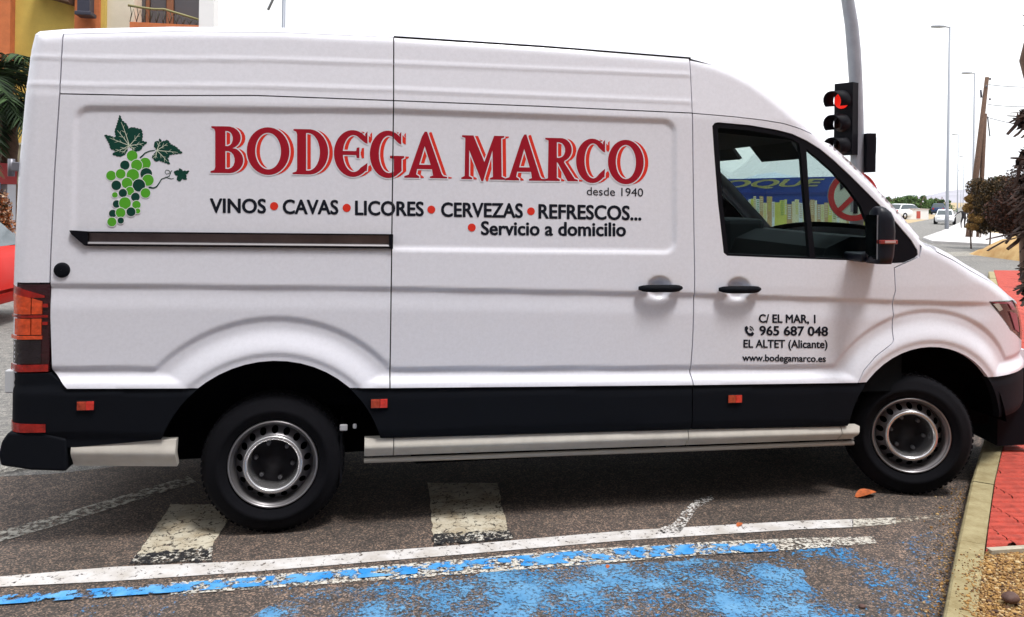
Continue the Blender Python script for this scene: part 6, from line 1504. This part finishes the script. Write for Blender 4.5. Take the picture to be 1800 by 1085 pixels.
mb = MB(); a = fq(227, 300)[0] - hx0; b = fq(347, 300)[0] - hx0; zb = fq(280, 43)[1]; mb.box((a, -.15, zb - .25), (b, 1.2, zb)); mb.build('balcony_slab', TER, hs)
mb = MB(); mb.box((a, .3, 0), (b, 1.0, zb - .25)); mb.build('wall', CRM, hs)
for x0, x1 in ((227, 229), (239, 247), (277, 291), (343, 347)): hbox('window_frame', x0, -60, x1, 44, .95, 1.1, BRW)
hbox('window_pane', 229, -60, 239, 44, 1.0, 1.03, mat('pane_dark', (.10, .10, .11), .1)); hbox('window_pane', 291, -60, 343, 44, 1.0, 1.03, mat('pane_dark', (.10, .10, .11), .1)); hbox('window_pane', 247, -60, 277, 44, 1.0, 1.03, mat('pane_dark', (.10, .10, .11)))
# wrought railing, rail dips to the right
IRON = mat('wrought_iron', (.05, .05, .03), .6); rl_ = MB(); pts = [(227, 11), (250, 15), (272, 18), (290, 18), (320, 27), (350, 36)]
Pp = [(fq(*q)[0] - hx0, -.1, fq(*q)[1]) for q in pts]; rl_.tube(Pp, .03, 6, 1)
xs_ = [q[0] for q in Pp]; zs2 = [q[2] for q in Pp]
x = Pp[0][0] + .05
while x < Pp[-1][0]:
    zt_ = float(np.interp(x, xs_, zs2)); rl_.tube([(x, -.1, zb), (x + .04, -.12, (zb + zt_) / 2), (x - .0, -.1, zt_)], .011, 4)
    if x + .16 < Pp[-1][0]: rl_.tube([(x, -.1, zb + .02), (x + .08, -.1, zt_ - .08), (x + .16, -.1, zb + .02)], .010, 4)
    x += .16
rl_.build('balcony_railing', [IRON, mat('rail_ochre', (.22, .20, .08), .6)], hs)
mb = MB(); a, b = fq(146, 33), fq(168, -12); mb.box((a[0] - hx0, -.45, a[1] + .1), (b[0] - hx0, -.1, b[1])); mb.box((a[0] - hx0 - .05, -.5, a[1]), (b[0] - hx0 + .05, -.05, a[1] + .1), 0, .02); mb.build('wall_lantern', mat('lantern_dark', (.03, .03, .05), .5), col2)
mb = MB(); a = fq(60, -10); mb.prism([(fq(60, -12)[0] - hx0, fq(60, -12)[1]), (fq(127, 8)[0] - hx0, fq(127, 8)[1]), (fq(127, -40)[0] - hx0, fq(127, -40)[1] + .1), (fq(60, -40)[0] - hx0, fq(60, -40)[1])], -.25, .32); mb.build('eave', mat('eave_brown', (.10, .05, .03), .8), hs)
# clapper fence points on the wall in front of the house
FY = 15.2
def fp(px, py): a = aty(px, py, FY); return a[0], a[2]
fn_ = empty('garden_wall', (fp(0, 300)[0], FY, 0)); tag(fn_, 'low cream garden wall at the left edge below the palms', 'wall'); fx0 = fn_.location.x
mb = MB(); a, b = fp(-200, 262), fp(60, 256); mb.box((a[0] - fx0, 0, 0), (b[0] - fx0, .2, b[1])); mb.build('wall', mat('cream_wall', (.58, .50, .34), .9, var=.08, vscale=2), fn_); mb = MB(); mb.box((a[0] - fx0 - .02, -.03, b[1]), (b[0] - fx0 + .02, .23, b[1] + .05)); mb.build('coping', CRM, fn_)
SY = 13.2
def sp2(px, py): a = aty(px, py, SY); return a[0], a[2]
sh = empty('market_stall', (sp2(0, 300)[0], SY, 0)); tag(sh, 'stall with a dark red awning and a flowered front at the left edge', 'stall'); sx0 = sh.location.x
def sbox(nm, x0, y0, x1, y1, a_, b_, m_): p_, q_ = sp2(x0, y1), sp2(x1, y0); mb = MB(); mb.box((p_[0] - sx0, a_, p_[1]), (q_[0] - sx0, b_, q_[1])); return mb.build(nm, m_, sh)
sbox('awning', -120, 288, 19, 322, -.6, .3, mat('awning_red', (.30, .015, .02), .8)); sbox('counter', -120, 322, 17, 420, -.1, .3, mat('stall_pale', (.5, .5, .55), .8)); sbox('post', 15, 322, 19, 440, -.55, -.45, mat('post_blue', (.06, .08, .16), .6))
p_ = sp2(5, 430); sh_leg = sbox('base', -120, 420, 17, 520, -.1, .3, mat('stall_base', (.2, .2, .2), .8))
random.seed(3); Df = (Vector((sp2(5, 370)[0], SY, 0)) - Vector(CAM)).dot(fw) - .8
shrub([(6, 345, 7), (2, 360, 8), (9, 370, 7), (0, 385, 9), (10, 398, 7), (-14, 370, 12)], Df, 2200, .035, leafmat('flower_mix', (.02, .03, .012), (.65, .5, .35), (.40, .10, .02)), 'flowering plants with orange and cream blooms by the stall', 'flower_planter')
